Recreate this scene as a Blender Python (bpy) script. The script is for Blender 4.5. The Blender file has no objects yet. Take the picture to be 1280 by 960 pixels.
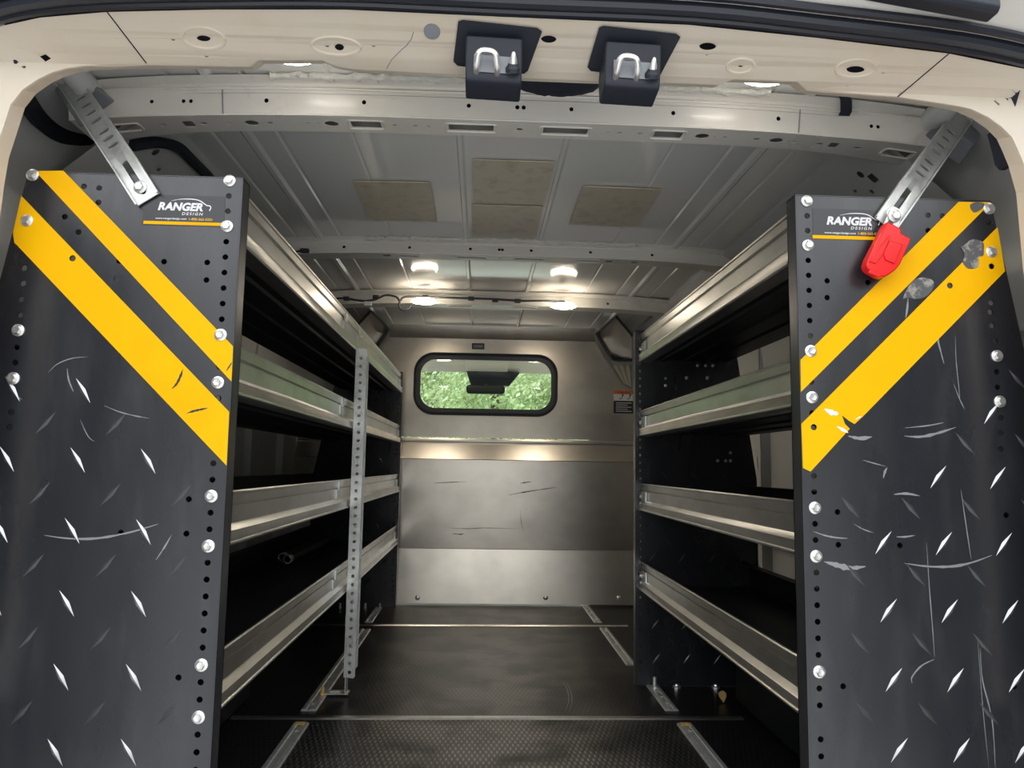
import bpy, bmesh, math, random
from mathutils import Vector, Matrix, noise
random.seed(7)
PI = math.pi
sc = bpy.context.scene
COL = sc.collection

# ------------------------------------------------------------------ camera
CF, CP, CY, CR, CH = 952.2, .1076, .0391, .0164, .69
_F = Vector((math.sin(CY)*math.cos(CP), math.cos(CY)*math.cos(CP), math.sin(CP)))
_r = Vector((math.cos(CY), -math.sin(CY), 0))
_u = _r.cross(_F)
_R = math.cos(CR)*_r + math.sin(CR)*_u
_U = -math.sin(CR)*_r + math.cos(CR)*_u
CAM = Vector((0, 0, CH))
cd = bpy.data.cameras.new('camera')
cam = bpy.data.objects.new('camera', cd)
COL.objects.link(cam)
cd.sensor_width = 36
cd.lens = CF/1280*36
cd.clip_start = .01
m = Matrix((_R, _U, -_F)).transposed().to_4x4()
m.translation = CAM
cam.matrix_world = m
sc.camera = cam


def P(px, py, x=None, y=None, z=None):
    """where the sight line of a photo point meets the plane x, y or z = const"""
    d = _R*((px-640)/CF) + _U*((480-py)/CF) + _F
    t = y/d.y if y is not None else (x/d.x if x is not None else (z-CH)/d.z)
    return CAM + d*t


def PXZ(y, pts):
    return [(q.x, q.z) for q in (P(a, b, y=y) for a, b in pts)]

# ------------------------------------------------------------------ materials


def rgb(h):
    return tuple(((v/255+.055)/1.055)**2.4 if v > 10 else v/255/12.92 for v in h) + (1,)


def mat(name, col, rough=.5, metal=0., spec=.5, coat=0., bump=None, vary=None, rvary=None, emit=None, scale=(1, 1, 1), alpha=None):
    """bump=(scale, strength, dist); vary=(scale, colour2, lo, hi[, detail]); rvary=(scale, lo, hi)"""
    m = bpy.data.materials.new(name)
    m.use_nodes = True
    nt = m.node_tree
    b = nt.nodes['Principled BSDF']
    col = col if len(col) == 4 else tuple(col) + (1,)
    b.inputs['Base Color'].default_value = col
    b.inputs['Roughness'].default_value = rough
    b.inputs['Metallic'].default_value = metal
    b.inputs['Specular IOR Level'].default_value = spec
    b.inputs['Coat Weight'].default_value = coat
    b.inputs['Coat Roughness'].default_value = .12
    if emit:
        b.inputs['Emission Color'].default_value = tuple(emit[0]) + (1,)
        b.inputs['Emission Strength'].default_value = emit[1]
    if bump or vary or rvary:
        tc = nt.nodes.new('ShaderNodeNewGeometry')
        mp = nt.nodes.new('ShaderNodeMapping')
        mp.inputs['Scale'].default_value = scale
        nt.links.new(tc.outputs['Position'], mp.inputs['Vector'])

        def nz(s, det=4):
            n = nt.nodes.new('ShaderNodeTexNoise')
            n.inputs['Scale'].default_value = s
            n.inputs['Detail'].default_value = det
            n.inputs['Roughness'].default_value = .62
            nt.links.new(mp.outputs['Vector'], n.inputs['Vector'])
            return n
        if vary:
            n = nz(vary[0], vary[4] if len(vary) > 4 else 5)
            r = nt.nodes.new('ShaderNodeMapRange')
            r.inputs['From Min'].default_value = vary[2]
            r.inputs['From Max'].default_value = vary[3]
            nt.links.new(n.outputs['Fac'], r.inputs['Value'])
            mx = nt.nodes.new('ShaderNodeMix')
            mx.data_type = 'RGBA'
            mx.inputs['A'].default_value = col
            mx.inputs['B'].default_value = tuple(vary[1])[:3] + (1,)
            nt.links.new(r.outputs['Result'], mx.inputs['Factor'])
            nt.links.new(mx.outputs['Result'], b.inputs['Base Color'])
        if rvary:
            n = nz(rvary[0], 6)
            r = nt.nodes.new('ShaderNodeMapRange')
            r.inputs['From Min'].default_value = .3
            r.inputs['From Max'].default_value = .7
            r.inputs['To Min'].default_value = rvary[1]
            r.inputs['To Max'].default_value = rvary[2]
            nt.links.new(n.outputs['Fac'], r.inputs['Value'])
            nt.links.new(r.outputs['Result'], b.inputs['Roughness'])
        if bump:
            n = nz(bump[0], 3)
            bp = nt.nodes.new('ShaderNodeBump')
            bp.inputs['Strength'].default_value = bump[1]
            bp.inputs['Distance'].default_value = bump[2]
            nt.links.new(n.outputs['Fac'], bp.inputs['Height'])
            nt.links.new(bp.outputs['Normal'], b.inputs['Normal'])
    return m


M = {}
M['paint'] = mat('white_body_paint', (.76, .725, .66), .3, coat=.3, vary=(3, (.72, .67, .57), .5, .75), rvary=(6, .25, .42))
M['frame_paint'] = mat('cream_frame_paint', (.74, .65, .53), .42, coat=.1, vary=(5, (.72, .60, .44), .52, .72))  # white body paint with warm bounce off the ground mixed into the colour
M['wallpaint'] = mat('grey_wall_paint', (.62, .62, .61), .42, coat=.1)
M['roof'] = mat('roof_paint', (.80, .79, .75), .09, coat=.5, bump=(2.0, .12, .01))
M['black'] = mat('black_powder_coat', (.013, .014, .018), .3, spec=.8, rvary=(9, .22, .38), scale=(1, 1, .25), vary=(22, (.034, .034, .035), .5, .8))
M['blackdark'] = mat('black_sheet', (.008, .009, .012), .5, spec=.4)
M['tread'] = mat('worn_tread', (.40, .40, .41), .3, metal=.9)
M['treadb'] = mat('coated_tread', (.06, .06, .063), .35, metal=.3, spec=.7)  # unlit copy of the tread, its shade put into the colour
M['yellow'] = mat('yellow_tape', (.92, .475, .0), .5, spec=.12, vary=(7, (.89, .43, .0), .5, .7))
M['gold'] = mat('gold_print', (.85, .52, .05), .5)
M['white'] = mat('white_print', (.8, .8, .8), .5)
M['decal'] = mat('black_decal', (.016, .016, .019), .3, spec=.6)
M['scratch'] = mat('scratched_metal', (.30, .30, .31), .5, metal=.4)
M['residue'] = mat('grey_residue', (.10, .10, .10), .7, vary=(60, (.33, .31, .27), .5, .6))
M['alum'] = mat('scuffed_aluminium', (.73, .72, .69), .32, metal=1, vary=(12, (.52, .51, .48), .45, .75, 4), scale=(1, .4, 1))
M['brushed'] = mat('brushed_bulkhead', (.68, .62, .54), .29, metal=1, vary=(4, (.50, .46, .40), .42, .75, 3), scale=(.8, 1, 1))
M['galv'] = mat('galvanised_steel', (.66, .67, .64), .36, metal=.6, vary=(30, (.48, .48, .46), .45, .7))
M['zinc'] = mat('zinc_bolt', (.80, .79, .76), .3, metal=.85)
M['rubber'] = mat('black_rubber', (.018, .021, .03), .4, spec=.6)
M['plastic'] = mat('dark_plastic', (.022, .026, .036), .5, spec=.4, bump=(500, .15, .001))
M['recess'] = mat('grey_recess', (.24, .25, .27), .5)
M['red'] = mat('red_plastic', (.80, .006, .006), .3, spec=.4, coat=.15)
M['navyfoam'] = mat('dark_foam', (.012, .015, .026), .8, bump=(90, .3, .004))  # real foam and straps, and also painted shade in gaps and holes
M['pad'] = mat('damping_pad', (.62, .54, .42), .4, vary=(26, (.46, .38, .27), .5, .72, 8), coat=.2)
M['sealant'] = mat('pale_sealant', (.66, .64, .58), .6, bump=(140, .8, .004), vary=(60, (.18, .18, .18), .62, .72))
M['headliner'] = mat('headliner_cloth', (.66, .62, .54), .9)
M['mirror'] = mat('mirror_glass', (.12, .13, .14), .08, metal=.8)
M['orange'] = mat('orange_print', (.75, .20, .03), .5)
M['leafdry'] = mat('dry_leaf', (.62, .40, .13), .6)
M['tube'] = mat('dark_tube', (.03, .03, .03), .6)
M['tubeend'] = mat('pale_tube_end', (.6, .57, .52), .7)
M['concrete'] = mat('concrete', (.60, .58, .54), .9, vary=(2, (.52, .50, .46), .4, .7))
M['doorcard'] = mat('door_trim', (.02, .022, .028), .6)
M['bark'] = mat('bark', (.12, .08, .05), .9)
M['film'] = mat('cloudy_film', (.55, .53, .42), .35)
M['gusset'] = mat('gusset_steel', (.26, .235, .20), .22, metal=.4)
M['lamp'] = mat('lamp_lens', (.9, .9, .9), .4, emit=((1, .88, .70), 42))
M['lampdim'] = mat('rear_lamp_lens', (.9, .9, .9), .4, emit=((1, .93, .82), 17))
M['leaf1'] = mat('leaf_green', (.52, .66, .32), .5, vary=(1.6, (.72, .78, .50), .4, .65))
M['leaf2'] = mat('leaf_blue_green', (.46, .62, .42), .5, vary=(2.2, (.66, .74, .58), .4, .65))

# floor: ribbed rubber, small lozenge relief
m = bpy.data.materials.new('rubber_floor')
m.use_nodes = True
nt = m.node_tree
b = nt.nodes['Principled BSDF']
geo = nt.nodes.new('ShaderNodeNewGeometry')
sep = nt.nodes.new('ShaderNodeSeparateXYZ')
nt.links.new(geo.outputs['Position'], sep.inputs[0])


def mth(op, a, bb=None, clamp=False):
    n = nt.nodes.new('ShaderNodeMath')
    n.operation = op
    n.use_clamp = clamp
    for k, v in ((0, a), (1, bb)):
        if v is None:
            continue
        if isinstance(v, (int, float)):
            n.inputs[k].default_value = v
        else:
            nt.links.new(v, n.inputs[k])
    return n.outputs[0]


s1 = mth('COSINE', mth('MULTIPLY', sep.outputs['X'], 2*PI/.0135))
s2 = mth('COSINE', mth('MULTIPLY', sep.outputs['Y'], 2*PI/.046))
loz = mth('MULTIPLY', s1, s2)
lozs = mth('MULTIPLY', mth('ADD', loz, -.05), 2.2, True)
nz = nt.nodes.new('ShaderNodeTexNoise')
nz.inputs['Scale'].default_value = 3.2
nz.inputs['Detail'].default_value = 6
nt.links.new(geo.outputs['Position'], nz.inputs['Vector'])
# dusty aisle, with the bulkhead's reflection down its middle painted in; edges darker
edge = mth('MULTIPLY', mth('ABSOLUTE', mth('SUBTRACT', sep.outputs['X'], .06)), 2.1)
dust_sheen = mth('SUBTRACT', mth('MULTIPLY', nz.outputs['Fac'], 2.1), edge, True)
mx = nt.nodes.new('ShaderNodeMix')
mx.data_type = 'RGBA'
mx.inputs['A'].default_value = (.010, .010, .011, 1)
mx.inputs['B'].default_value = (.30, .265, .21, 1)
# the front mat is coarse and dusty, the mats further in are worn nearly smooth
frontm = mth('SUBTRACT', 1, mth('MULTIPLY', mth('SUBTRACT', sep.outputs['Y'], 2.16), 40), True)
n2 = nt.nodes.new('ShaderNodeTexNoise')
n2.inputs['Scale'].default_value = 6.5
n2.inputs['Detail'].default_value = 7
nt.links.new(geo.outputs['Position'], n2.inputs['Vector'])
blot = mth('MULTIPLY', mth('SUBTRACT', n2.outputs['Fac'], .36), 5, True)
relief = mth('MULTIPLY', lozs, mth('ADD', mth('MULTIPLY', frontm, .75), .25))
nt.links.new(mth('MULTIPLY', mth('MULTIPLY', dust_sheen, blot), mth('ADD', relief, mth('SUBTRACT', .33, mth('MULTIPLY', frontm, .05)))), mx.inputs['Factor'])
nt.links.new(mx.outputs['Result'], b.inputs['Base Color'])
b.inputs['Roughness'].default_value = .36
b.inputs['Specular IOR Level'].default_value = .5
bp = nt.nodes.new('ShaderNodeBump')
bp.inputs['Strength'].default_value = .5
bp.inputs['Distance'].default_value = .0012
nt.links.new(relief, bp.inputs['Height'])
nt.links.new(bp.outputs['Normal'], b.inputs['Normal'])
M['floor'] = m

# thin clear glass: mostly see-through, with a mirror part that grows at grazing angles
m = bpy.data.materials.new('clear_glass')
m.use_nodes = True
nt = m.node_tree
nt.nodes.clear()
out = nt.nodes.new('ShaderNodeOutputMaterial')
tr = nt.nodes.new('ShaderNodeBsdfTransparent')
tr.inputs[0].default_value = (.93, .97, .93, 1)
gl = nt.nodes.new('ShaderNodeBsdfGlossy')
gl.inputs['Roughness'].default_value = .02
gn = nt.nodes.new('ShaderNodeNewGeometry')
dt = nt.nodes.new('ShaderNodeVectorMath')
dt.operation = 'DOT_PRODUCT'
nt.links.new(gn.outputs['Incoming'], dt.inputs[0])
nt.links.new(gn.outputs['Normal'], dt.inputs[1])
fres = mth('ADD', .04, mth('MULTIPLY', .96, mth('POWER', mth('SUBTRACT', 1, mth('ABSOLUTE', dt.outputs['Value'])), 5)), True)
mxs = nt.nodes.new('ShaderNodeMixShader')
nt.links.new(fres, mxs.inputs[0])
nt.links.new(tr.outputs[0], mxs.inputs[1])
nt.links.new(gl.outputs[0], mxs.inputs[2])
nt.links.new(mxs.outputs[0], out.inputs[0])
M['glass'] = m

# ------------------------------------------------------------------ mesh helpers


class MB:
    def __init__(s, *mats):
        s.bm = bmesh.new()
        s.mats = [M[k] for k in mats]
        s.mi = 0

    def use(s, k):
        if M[k] not in s.mats:
            s.mats.append(M[k])
        s.mi = s.mats.index(M[k])
        return s

    def face(s, pts):
        vs = [s.bm.verts.new(p) for p in pts]
        f = s.bm.faces.new(vs)
        f.material_index = s.mi
        return f

    def mesh(s, verts, faces):
        vs = [s.bm.verts.new(p) for p in verts]
        for f in faces:
            try:
                s.bm.faces.new([vs[i] for i in f]).material_index = s.mi
            except ValueError:
                pass
        return s

    def box(s, x0, x1, y0, y1, z0, z1, rot=None, piv=None):
        v = [Vector((x, y, z)) for x in (x0, x1) for y in (y0, y1) for z in (z0, z1)]
        if rot is not None:
            c = Vector(piv) if piv else Vector(((x0+x1)/2, (y0+y1)/2, (z0+z1)/2))
            v = [c + rot @ (p-c) for p in v]
        return s.mesh(v, [(0, 1, 3, 2), (4, 6, 7, 5), (0, 4, 5, 1), (2, 3, 7, 6), (0, 2, 6, 4), (1, 5, 7, 3)])

    def prism(s, prof, fn, a, b_, closed=True, caps=True, steps=1):
        """profile points swept from a to b_; fn(p, t) -> xyz"""
        n = len(prof)
        vs = []
        for k in range(steps+1):
            t = a+(b_-a)*k/steps
            vs += [fn(p, t) for p in prof]
        fs = []
        for k in range(steps):
            for i in range(n if closed else n-1):
                j = (i+1) % n
                fs.append((k*n+i, k*n+j, (k+1)*n+j, (k+1)*n+i))
        if caps and closed:
            fs.append(tuple(range(n)))
            fs.append(tuple(steps*n+i for i in range(n)))
        return s.mesh(vs, fs)

    def tube(s, pts, r, n=8, rads=None, cap=True):
        pts = [Vector(p) for p in pts]
        ring = []
        ref = None
        for i, p in enumerate(pts):
            t = (pts[min(i+1, len(pts)-1)] - pts[max(i-1, 0)]).normalized()
            if ref is None:
                ref = Vector((0, 0, 1)) if abs(t.z) < .9 else Vector((1, 0, 0))
            a = t.cross(ref).normalized()
            ref = a.cross(t).normalized()
            rr = rads[i] if rads else r
            ring.append([p + (a*math.cos(2*PI*k/n) + ref*math.sin(2*PI*k/n))*rr for k in range(n)])
        vs = [q for rg in ring for q in rg]
        fs = [(i*n+k, i*n+(k+1) % n, (i+1)*n+(k+1) % n, (i+1)*n+k) for i in range(len(pts)-1) for k in range(n)]
        if cap:
            fs += [tuple(range(n)), tuple((len(pts)-1)*n+k for k in range(n))]
        return s.mesh(vs, fs)

    def lathe(s, prof, origin, axis, n=16):
        """prof: (radius, height along axis)"""
        o = Vector(origin)
        q = Vector((0, 0, 1)).rotation_difference(Vector(axis))
        vs = [o + q @ Vector((r*math.cos(2*PI*k/n), r*math.sin(2*PI*k/n), h)) for r, h in prof for k in range(n)]
        fs = [(i*n+k, i*n+(k+1) % n, (i+1)*n+(k+1) % n, (i+1)*n+k) for i in range(len(prof)-1) for k in range(n)]
        fs += [tuple(range(n)), tuple((len(prof)-1)*n+k for k in range(n))]
        return s.mesh(vs, fs)

    def add(s, me, fn, mi=None):
        """append a mesh, each vertex sent through fn"""
        vs = [s.bm.verts.new(fn(*v.co)) for v in me.vertices]
        for f in me.polygons:
            try:
                s.bm.faces.new([vs[i] for i in f.vertices]).material_index = s.mi
            except ValueError:
                pass
        return s


def flat(outline, holes=(), t=.002, cuts=(), cutv=()):
    """2D outline with real holes as a slab: x, y in plane, z from 0 to t"""
    cu = bpy.data.curves.new('c', 'CURVE')
    cu.dimensions = '2D'
    cu.fill_mode = 'BOTH'
    cu.extrude = t/2
    for loop in [outline] + list(holes):
        sp = cu.splines.new('POLY')
        sp.points.add(len(loop)-1)
        for p, (x, y) in zip(sp.points, loop):
            p.co = (x, y, 0, 1)
        sp.use_cyclic_u = True
    ob = bpy.data.objects.new('c', cu)
    me = bpy.data.meshes.new_from_object(ob)
    bpy.data.objects.remove(ob)
    bpy.data.curves.remove(cu)
    bm = bmesh.new()
    bm.from_mesh(me)
    bmesh.ops.remove_doubles(bm, verts=bm.verts, dist=1e-5)
    for c in cuts:
        bmesh.ops.bisect_plane(bm, geom=bm.verts[:]+bm.edges[:]+bm.faces[:], plane_co=(c, 0, 0), plane_no=(1, 0, 0))
    for c in cutv:
        bmesh.ops.bisect_plane(bm, geom=bm.verts[:]+bm.edges[:]+bm.faces[:], plane_co=(0, c, 0), plane_no=(0, 1, 0))
    for v in bm.verts:
        v.co.z += t/2
    bm.to_mesh(me)
    bm.free()
    return me


def circ(x, y, r, n=12, ry=None):
    return [(x+r*math.cos(2*PI*k/n), y+(ry or r)*math.sin(2*PI*k/n)) for k in range(n)]


def rrect(x0, x1, y0, y1, r, n=4):
    o = []
    for cx, cy, a in ((x1-r, y1-r, 0), (x0+r, y1-r, PI/2), (x0+r, y0+r, PI), (x1-r, y0+r, 1.5*PI)):
        o += [(cx+r*math.cos(a+PI/2*k/n), cy+r*math.sin(a+PI/2*k/n)) for k in range(n+1)]
    return o


def slot(cx, cy, L, w, ang, n=5):
    o = []
    for sgn in (1, -1):
        for k in range(n+1):
            a = (-PI/2 + PI*k/n) if sgn > 0 else (PI/2 + PI*k/n)
            o.append((sgn*(L/2-w/2)+w/2*math.cos(a), w/2*math.sin(a)))
    return [(cx+x*math.cos(ang)-y*math.sin(ang), cy+x*math.sin(ang)+y*math.cos(ang)) for x, y in o]


WL = {}


def link(o, parent, wloc):
    COL.objects.link(o)
    o.location = wloc
    WL[o] = Vector(wloc)
    if parent is not None:
        o.parent = parent
        o.matrix_parent_inverse = Matrix.Translation(-WL[parent])


def obj(name, mb, parent=None, bevel=0, sharp=35, origin=None, **props):
    bm = mb.bm
    bmesh.ops.recalc_face_normals(bm, faces=bm.faces)
    xs = [v.co for v in bm.verts]
    lo = Vector([min(v[i] for v in xs) for i in range(3)])
    hi = Vector([max(v[i] for v in xs) for i in range(3)])
    c = Vector(origin) if origin else Vector(((lo.x+hi.x)/2, (lo.y+hi.y)/2, lo.z))
    bmesh.ops.translate(bm, verts=bm.verts, vec=-c)
    me = bpy.data.meshes.new(name)
    bm.to_mesh(me)
    bm.free()
    for mm in mb.mats:
        me.materials.append(mm)
    for p in me.polygons:
        p.use_smooth = True
    me.set_sharp_from_angle(angle=math.radians(sharp))
    o = bpy.data.objects.new(name, me)
    link(o, parent, c)
    if bevel:
        md = o.modifiers.new('edge', 'BEVEL')
        md.width = bevel
        md.segments = 2
        md.limit_method = 'ANGLE'
        md.angle_limit = math.radians(40)
    for k, v in props.items():
        o[k] = v
    return o


def thing(name, label, category, loc, group=None):
    o = bpy.data.objects.new(name, None)
    o.empty_display_size = .05
    link(o, None, Vector(loc))
    o['label'] = label
    o['category'] = category
    if group:
        o['group'] = group
    return o


def struct(name, mb, **k):
    return obj(name, mb, kind='structure', **k)


def copy_at(o, parent, wloc, **props):
    c = o.copy()
    link(c, parent, wloc)
    for k, v in props.items():
        c[k] = v
    return c


TXT = {}


def text(s, shear=0., offset=0., space=1.):
    k = (s, shear, offset, space)
    if k not in TXT:
        cu = bpy.data.curves.new('t', 'FONT')
        cu.body = s
        cu.shear = shear
        cu.offset = offset
        cu.space_character = space
        cu.resolution_u = 3
        cu.extrude = .01
        ob = bpy.data.objects.new('t', cu)
        me = bpy.data.meshes.new_from_object(ob)
        bpy.data.objects.remove(ob)
        bpy.data.curves.remove(cu)
        TXT[k] = me
    return TXT[k]


def put_text(mb, s, x0, x1, y0, y1, fn, t=.0003, **kw):
    """fit the text into a box in plane coordinates; fn(u, v, w)"""
    me = text(s, **kw)
    xs = [v.co.x for v in me.vertices]
    ys = [v.co.y for v in me.vertices]
    ax, bx, ay, by = min(xs), max(xs), min(ys), max(ys)
    mb.add(me, lambda x, y, z: fn(x0+(x-ax)/(bx-ax)*(x1-x0), y0+(y-ay)/(by-ay)*(y1-y0), -t*(1+z*50)))


# ------------------------------------------------------------------ bolt prototype (head points to -y)
def bolt_mb(r=.0068, loc=(0, 0, 0), axis=(0, -1, 0), washer=True):
    b = MB('zinc')
    if washer:
        b.lathe([(r*1.45, 0), (r*1.45, .0018), (r*1.2, .0026)], loc, axis, 16)
    b.lathe([(r, .0), (r, .0062), (r*.82, .0075), (r*.3, .0072)], loc, axis, 6)
    return b


_bolt = None


def bolts(parent, pts, y):
    global _bolt
    for (x, z) in pts:
        if _bolt is None:
            _bolt = obj('bolt', bolt_mb(), parent, origin=(0, 0, 0))
            _bolt.location = (x, y, z)
            WL[_bolt] = Vector((x, y, z))
        else:
            copy_at(_bolt, parent, (x, y, z))


# ------------------------------------------------------------------ the van's shell
FY0, FY1 = 1.0, 3.94
XL, XR = -.93, 1.05
XC = .06
f = MB('floor')
f.box(XL, XR, FY0, FY1, -.03, 0)
fo = struct('floor', f)


def crown(x, z, k=.035):
    return z - k*(abs(x-XC)/.9)**3.2


# roof skin with pressed swages running along the van
RIBS = [(-.53, .009, .006), (-.462, .004, -.004), (-.6, .004, -.004), (-.063, .007, .005), (.176, .007, .005), (.62, .009, .006),
        (.55, .004, -.004), (.69, .004, -.004), (-.30, .003, -.0015), (.42, .003, -.0015), (-.74, .004, -.004), (.83, .004, -.004)]
xs = {XL+.08, XR-.08}
for x, w, h in RIBS:
    xs |= {x-w*1.5, x-w*.6, x+w*.6, x+w*1.5}
xs |= {XL+.08+i*.06 for i in range(1, 31)}
xs = sorted(xs)


def ribz(x):
    for cx, w, h in RIBS:
        d = abs(x-cx)
        if d <= w*.65:
            return -h
    return 0


c = MB('roof')
lay = [(x, crown(x, 1.42)+ribz(x)) for x in xs]
ysr = [1.0, 1.5, 2.0, 2.42, 2.8, 3.2, 3.6, 3.98]
vs = [(x, y, z) for y in ysr for x, z in lay]
n = len(lay)
c.mesh(vs, [(j*n+i, j*n+i+1, (j+1)*n+i+1, (j+1)*n+i) for j in range(len(ysr)-1) for i in range(n-1)])
c.mesh([(XL+.05, 1.0, 1.47), (XR-.05, 1.0, 1.47), (XR-.05, 3.98, 1.47), (XL+.05, 3.98, 1.47)], [(0, 1, 2, 3)])
struct('ceiling', c, sharp=25)


def wallprof(s):
    """side wall section, x measured inwards from the side (s = +1 left, -1 right)"""
    X = XL if s > 0 else XR
    return [(X-s*.04, -.05), (X-s*.04, 1.49), (X+s*.14, 1.47), (X+s*.115, 1.385), (X+s*.075, 1.33), (X+s*.035, 1.22), (X+s*.02, 1.10),
            (X+s*.012, .98), (X+s*.035, .96), (X+s*.035, .90), (X+s*.0, .88), (X, .52), (X+s*.03, .50), (X+s*.03, .44), (X, .42), (X, -.05)]


for s, nm in ((1, 'wall_left'), (-1, 'wall_right')):
    w = MB('wallpaint')
    w.prism(wallprof(s), lambda p, t: (p[0], t, p[1]), 1.13, 3.98)
    xa_, xb_ = (XL, XC-.50) if s > 0 else (XC+.50, XR)
    w.box(xa_, xb_, 3.955, 3.97, -.1, 1.47)
    wo = struct(nm, w, sharp=28)
    X = XL if s > 0 else XR
    for k, yy in enumerate((2.82, 3.08, 3.56) if s > 0 else (2.78, 3.3)):
        r = MB('wallpaint')
        r.prism([(-.045, 0), (-.035, .028), (.035, .028), (.045, 0)], lambda p, t: (X+s*p[1], yy+p[0], t), .0, 1.2)
        hs = []
        # pressed stiffener with slotted holes
        pl = flat([(-.03, .05), (.03, .05), (.03, 1.18), (-.03, 1.18)], [slot(0, .2+.13*i, .04, .014, PI/2) for i in range(7)], .001)
        r.add(pl, lambda u, v, w_: (X+s*(.0305+w_), yy+u, v))
        obj('rib', r, wo)

# wheel arch liners
for s, xa, xb, lab in ((1, -.63, XL+.002, 'black wheel arch box on the floor beneath the left shelves'),
                       (-1, .745, XR-.002, 'black wheel arch box on the floor beneath the right shelves')):
    w = MB('blackdark')
    prof = [(1.32, .0), (1.36, .14), (1.46, .22), (1.62, .262), (1.95, .262), (2.16, .235), (2.28, .16), (2.35, .0)]
    w.prism(prof, lambda p, t: (t + (-s*.03*(1-p[1]/.27) if abs(t-xa) < 1e-6 else 0), p[0], p[1]+.001), xa, xb)
    obj('wheel_arch_cover', w, bevel=.012, label=lab, category='wheel arch')

# seams across the floor
for i, (x0, y0, x1, y1, hw) in enumerate(((-.66, 2.176, .745, 2.187, .013), (-.80, 3.385, .66, 3.42, .012))):
    t = MB('alum')
    d = (Vector((x1-x0, y1-y0, 0))).normalized()
    nn = Vector((-d.y, d.x, 0))
    t.prism([(-hw, 0), (-hw*.7, .004), (hw*.7, .004), (hw, 0)], lambda p, q: Vector((x0, y0, p[1])) + d*q + nn*p[0], 0, (x1-x0))
    struct('trim_%d' % (i+1), t)

# steel tracks sunk into the floor
TR = [(-.483, -.441, 1.45, 2.13, 'steel floor track in front of the front floor seam, left side of aisle', True),
      (-.489, -.445, 2.236, 3.30, 'long steel floor track under the perforated post foot, left of aisle', False),
      (-.496, -.459, 3.45, 3.79, 'short steel floor track at the foot of the far left end panel', False),
      (.546, .588, 1.45, 2.135, 'steel floor track in front of the front floor seam, right side of aisle', True),
      (.542, .582, 2.25, 2.497, 'short steel floor track ending at the foot of the right rear end panel', False),
      (.526, .563, 2.75, 3.36, 'steel floor track emerging behind the right rear end panel', False),
      (.521, .558, 3.48, 3.90, 'short steel floor track running up to the bulkhead on the right', False)]
for x0, x1, y0, y1, lab, rust in TR:
    t = MB('galv')
    w = x1-x0
    t.prism([(0, 0), (.003, .005), (w*.3, .006), (w*.36, .003), (w*.64, .003), (w*.7, .006), (w-.003, .005), (w, 0)],
            lambda p, q: (x0+p[0], q, p[1]+.0003), y0, y1)
    o = obj('floor_track', t, label=lab, category='floor track', group='steel tracks in the floor')
    for k in (y0+.06, (y0+y1)/2, y1-.06):
        h = MB('zinc')
        h.lathe([(.006, 0), (.006, .003), (.003, .0045)], ((x0+x1)/2, k, .0035), (0, 0, 1), 10)
        obj('screw', h, o)
    if rust:
        h = MB('leafdry')
        h.box(x0+.008, x1-.008, y1-.026, y1-.004, .0062, .0075)
        obj('tape_scrap', h, o, label='tan tape scrap at the track end')

# ------------------------------------------------------------------ rear door frame
LY, LZ = 1.12, 1.288


def hy(z):
    return LY - min(max(0, (z-LZ+.004))*2.0, .24)


def PH(px, py):
    y = LY
    for _ in range(14):
        q = P(px, py, y=y)
        y = .5*y+.5*hy(q.z)
    q = P(px, py, y=y)
    return (q.x, q.z)


inner_px = [(-14, 230), (-8, 196), (2, 165), (13, 131), (28, 112), (47, 99), (66, 90), (84, 85), (105, 82), (186, 80), (312, 82), (322, 74), (402, 74), (418, 81), (440, 85), (578, 92), (650, 96),
            (750, 100), (860, 103), (900, 105), (917, 98), (998, 101), (1010, 112), (1124, 121), (1171, 128), (1196, 132), (1214, 136), (1235, 146), (1252, 158), (1265, 171), (1272, 186), (1280, 205), (1290, 240)]
outer_px = [(-30, 46), (0, 33), (50, 22), (134, 15), (269, 12), (430, 12), (626, 21), (860, 31), (1018, 47), (1186, 67), (1280, 86), (1310, 98)]
inn = [PH(*p) for p in inner_px]
inn = [(inn[0][0]-.02, .30), (inn[0][0]-.01, .8)] + inn + [(inn[-1][0]+.012, .8), (inn[-1][0]+.02, .30)]
out_ = [PH(*p) for p in outer_px]
out_ = [(-.98, .30), (-.94, .8), (-.86, 1.2)] + out_ + [(1.0, 1.2), (1.06, .8), (1.10, .30)]
hol = []


def hh(px, py, rx, ry=None, n=14, shape=None):
    x, z = PH(px, py)
    x2, _ = PH(px+rx, py)
    _, z2 = PH(px, py+(ry or rx))
    hol.append(circ(x, z, abs(x2-x), n, abs(z2-z)))


for a in ((254, 47, 9, 4.5), (424, 58, 6, 5), (686, 48, 10, 5.5), (885, 57, 11, 5.5), (1070, 86, 12, 5), (216, 49, 3, 1.6), (258, 70, 3, 1.4),
          (467, 57, 3, 1.4), (884, 68, 2.6, 1.2), (926, 82, 3.6, 1.8), (1060, 107, 2.6, 1), (1104, 91, 2.4, 1.1), (409, 57, 3, 1.6)):
    hh(*a)
for pg in ([(1264, 112), (1266, 111), (1272, 116), (1270, 118)], [(1242, 126), (1244, 125), (1250, 130), (1248, 132)], [(1257, 123), (1259, 121), (1261, 123), (1260, 126)],
           [(48, 69), (55, 66), (64, 73), (57, 77)], [(26, 83), (30, 81.5), (33, 83.5), (30, 85.5)]):
    hol.append([PH(*q) for q in pg])
zc = [LZ-.004+.0075*i for i in range(9)]
me = flat(out_ + inn[::-1], hol, .004, cutv=zc)
h = MB('frame_paint')
h.add(me, lambda u, v, w: (u, hy(v)+w, v))
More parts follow.
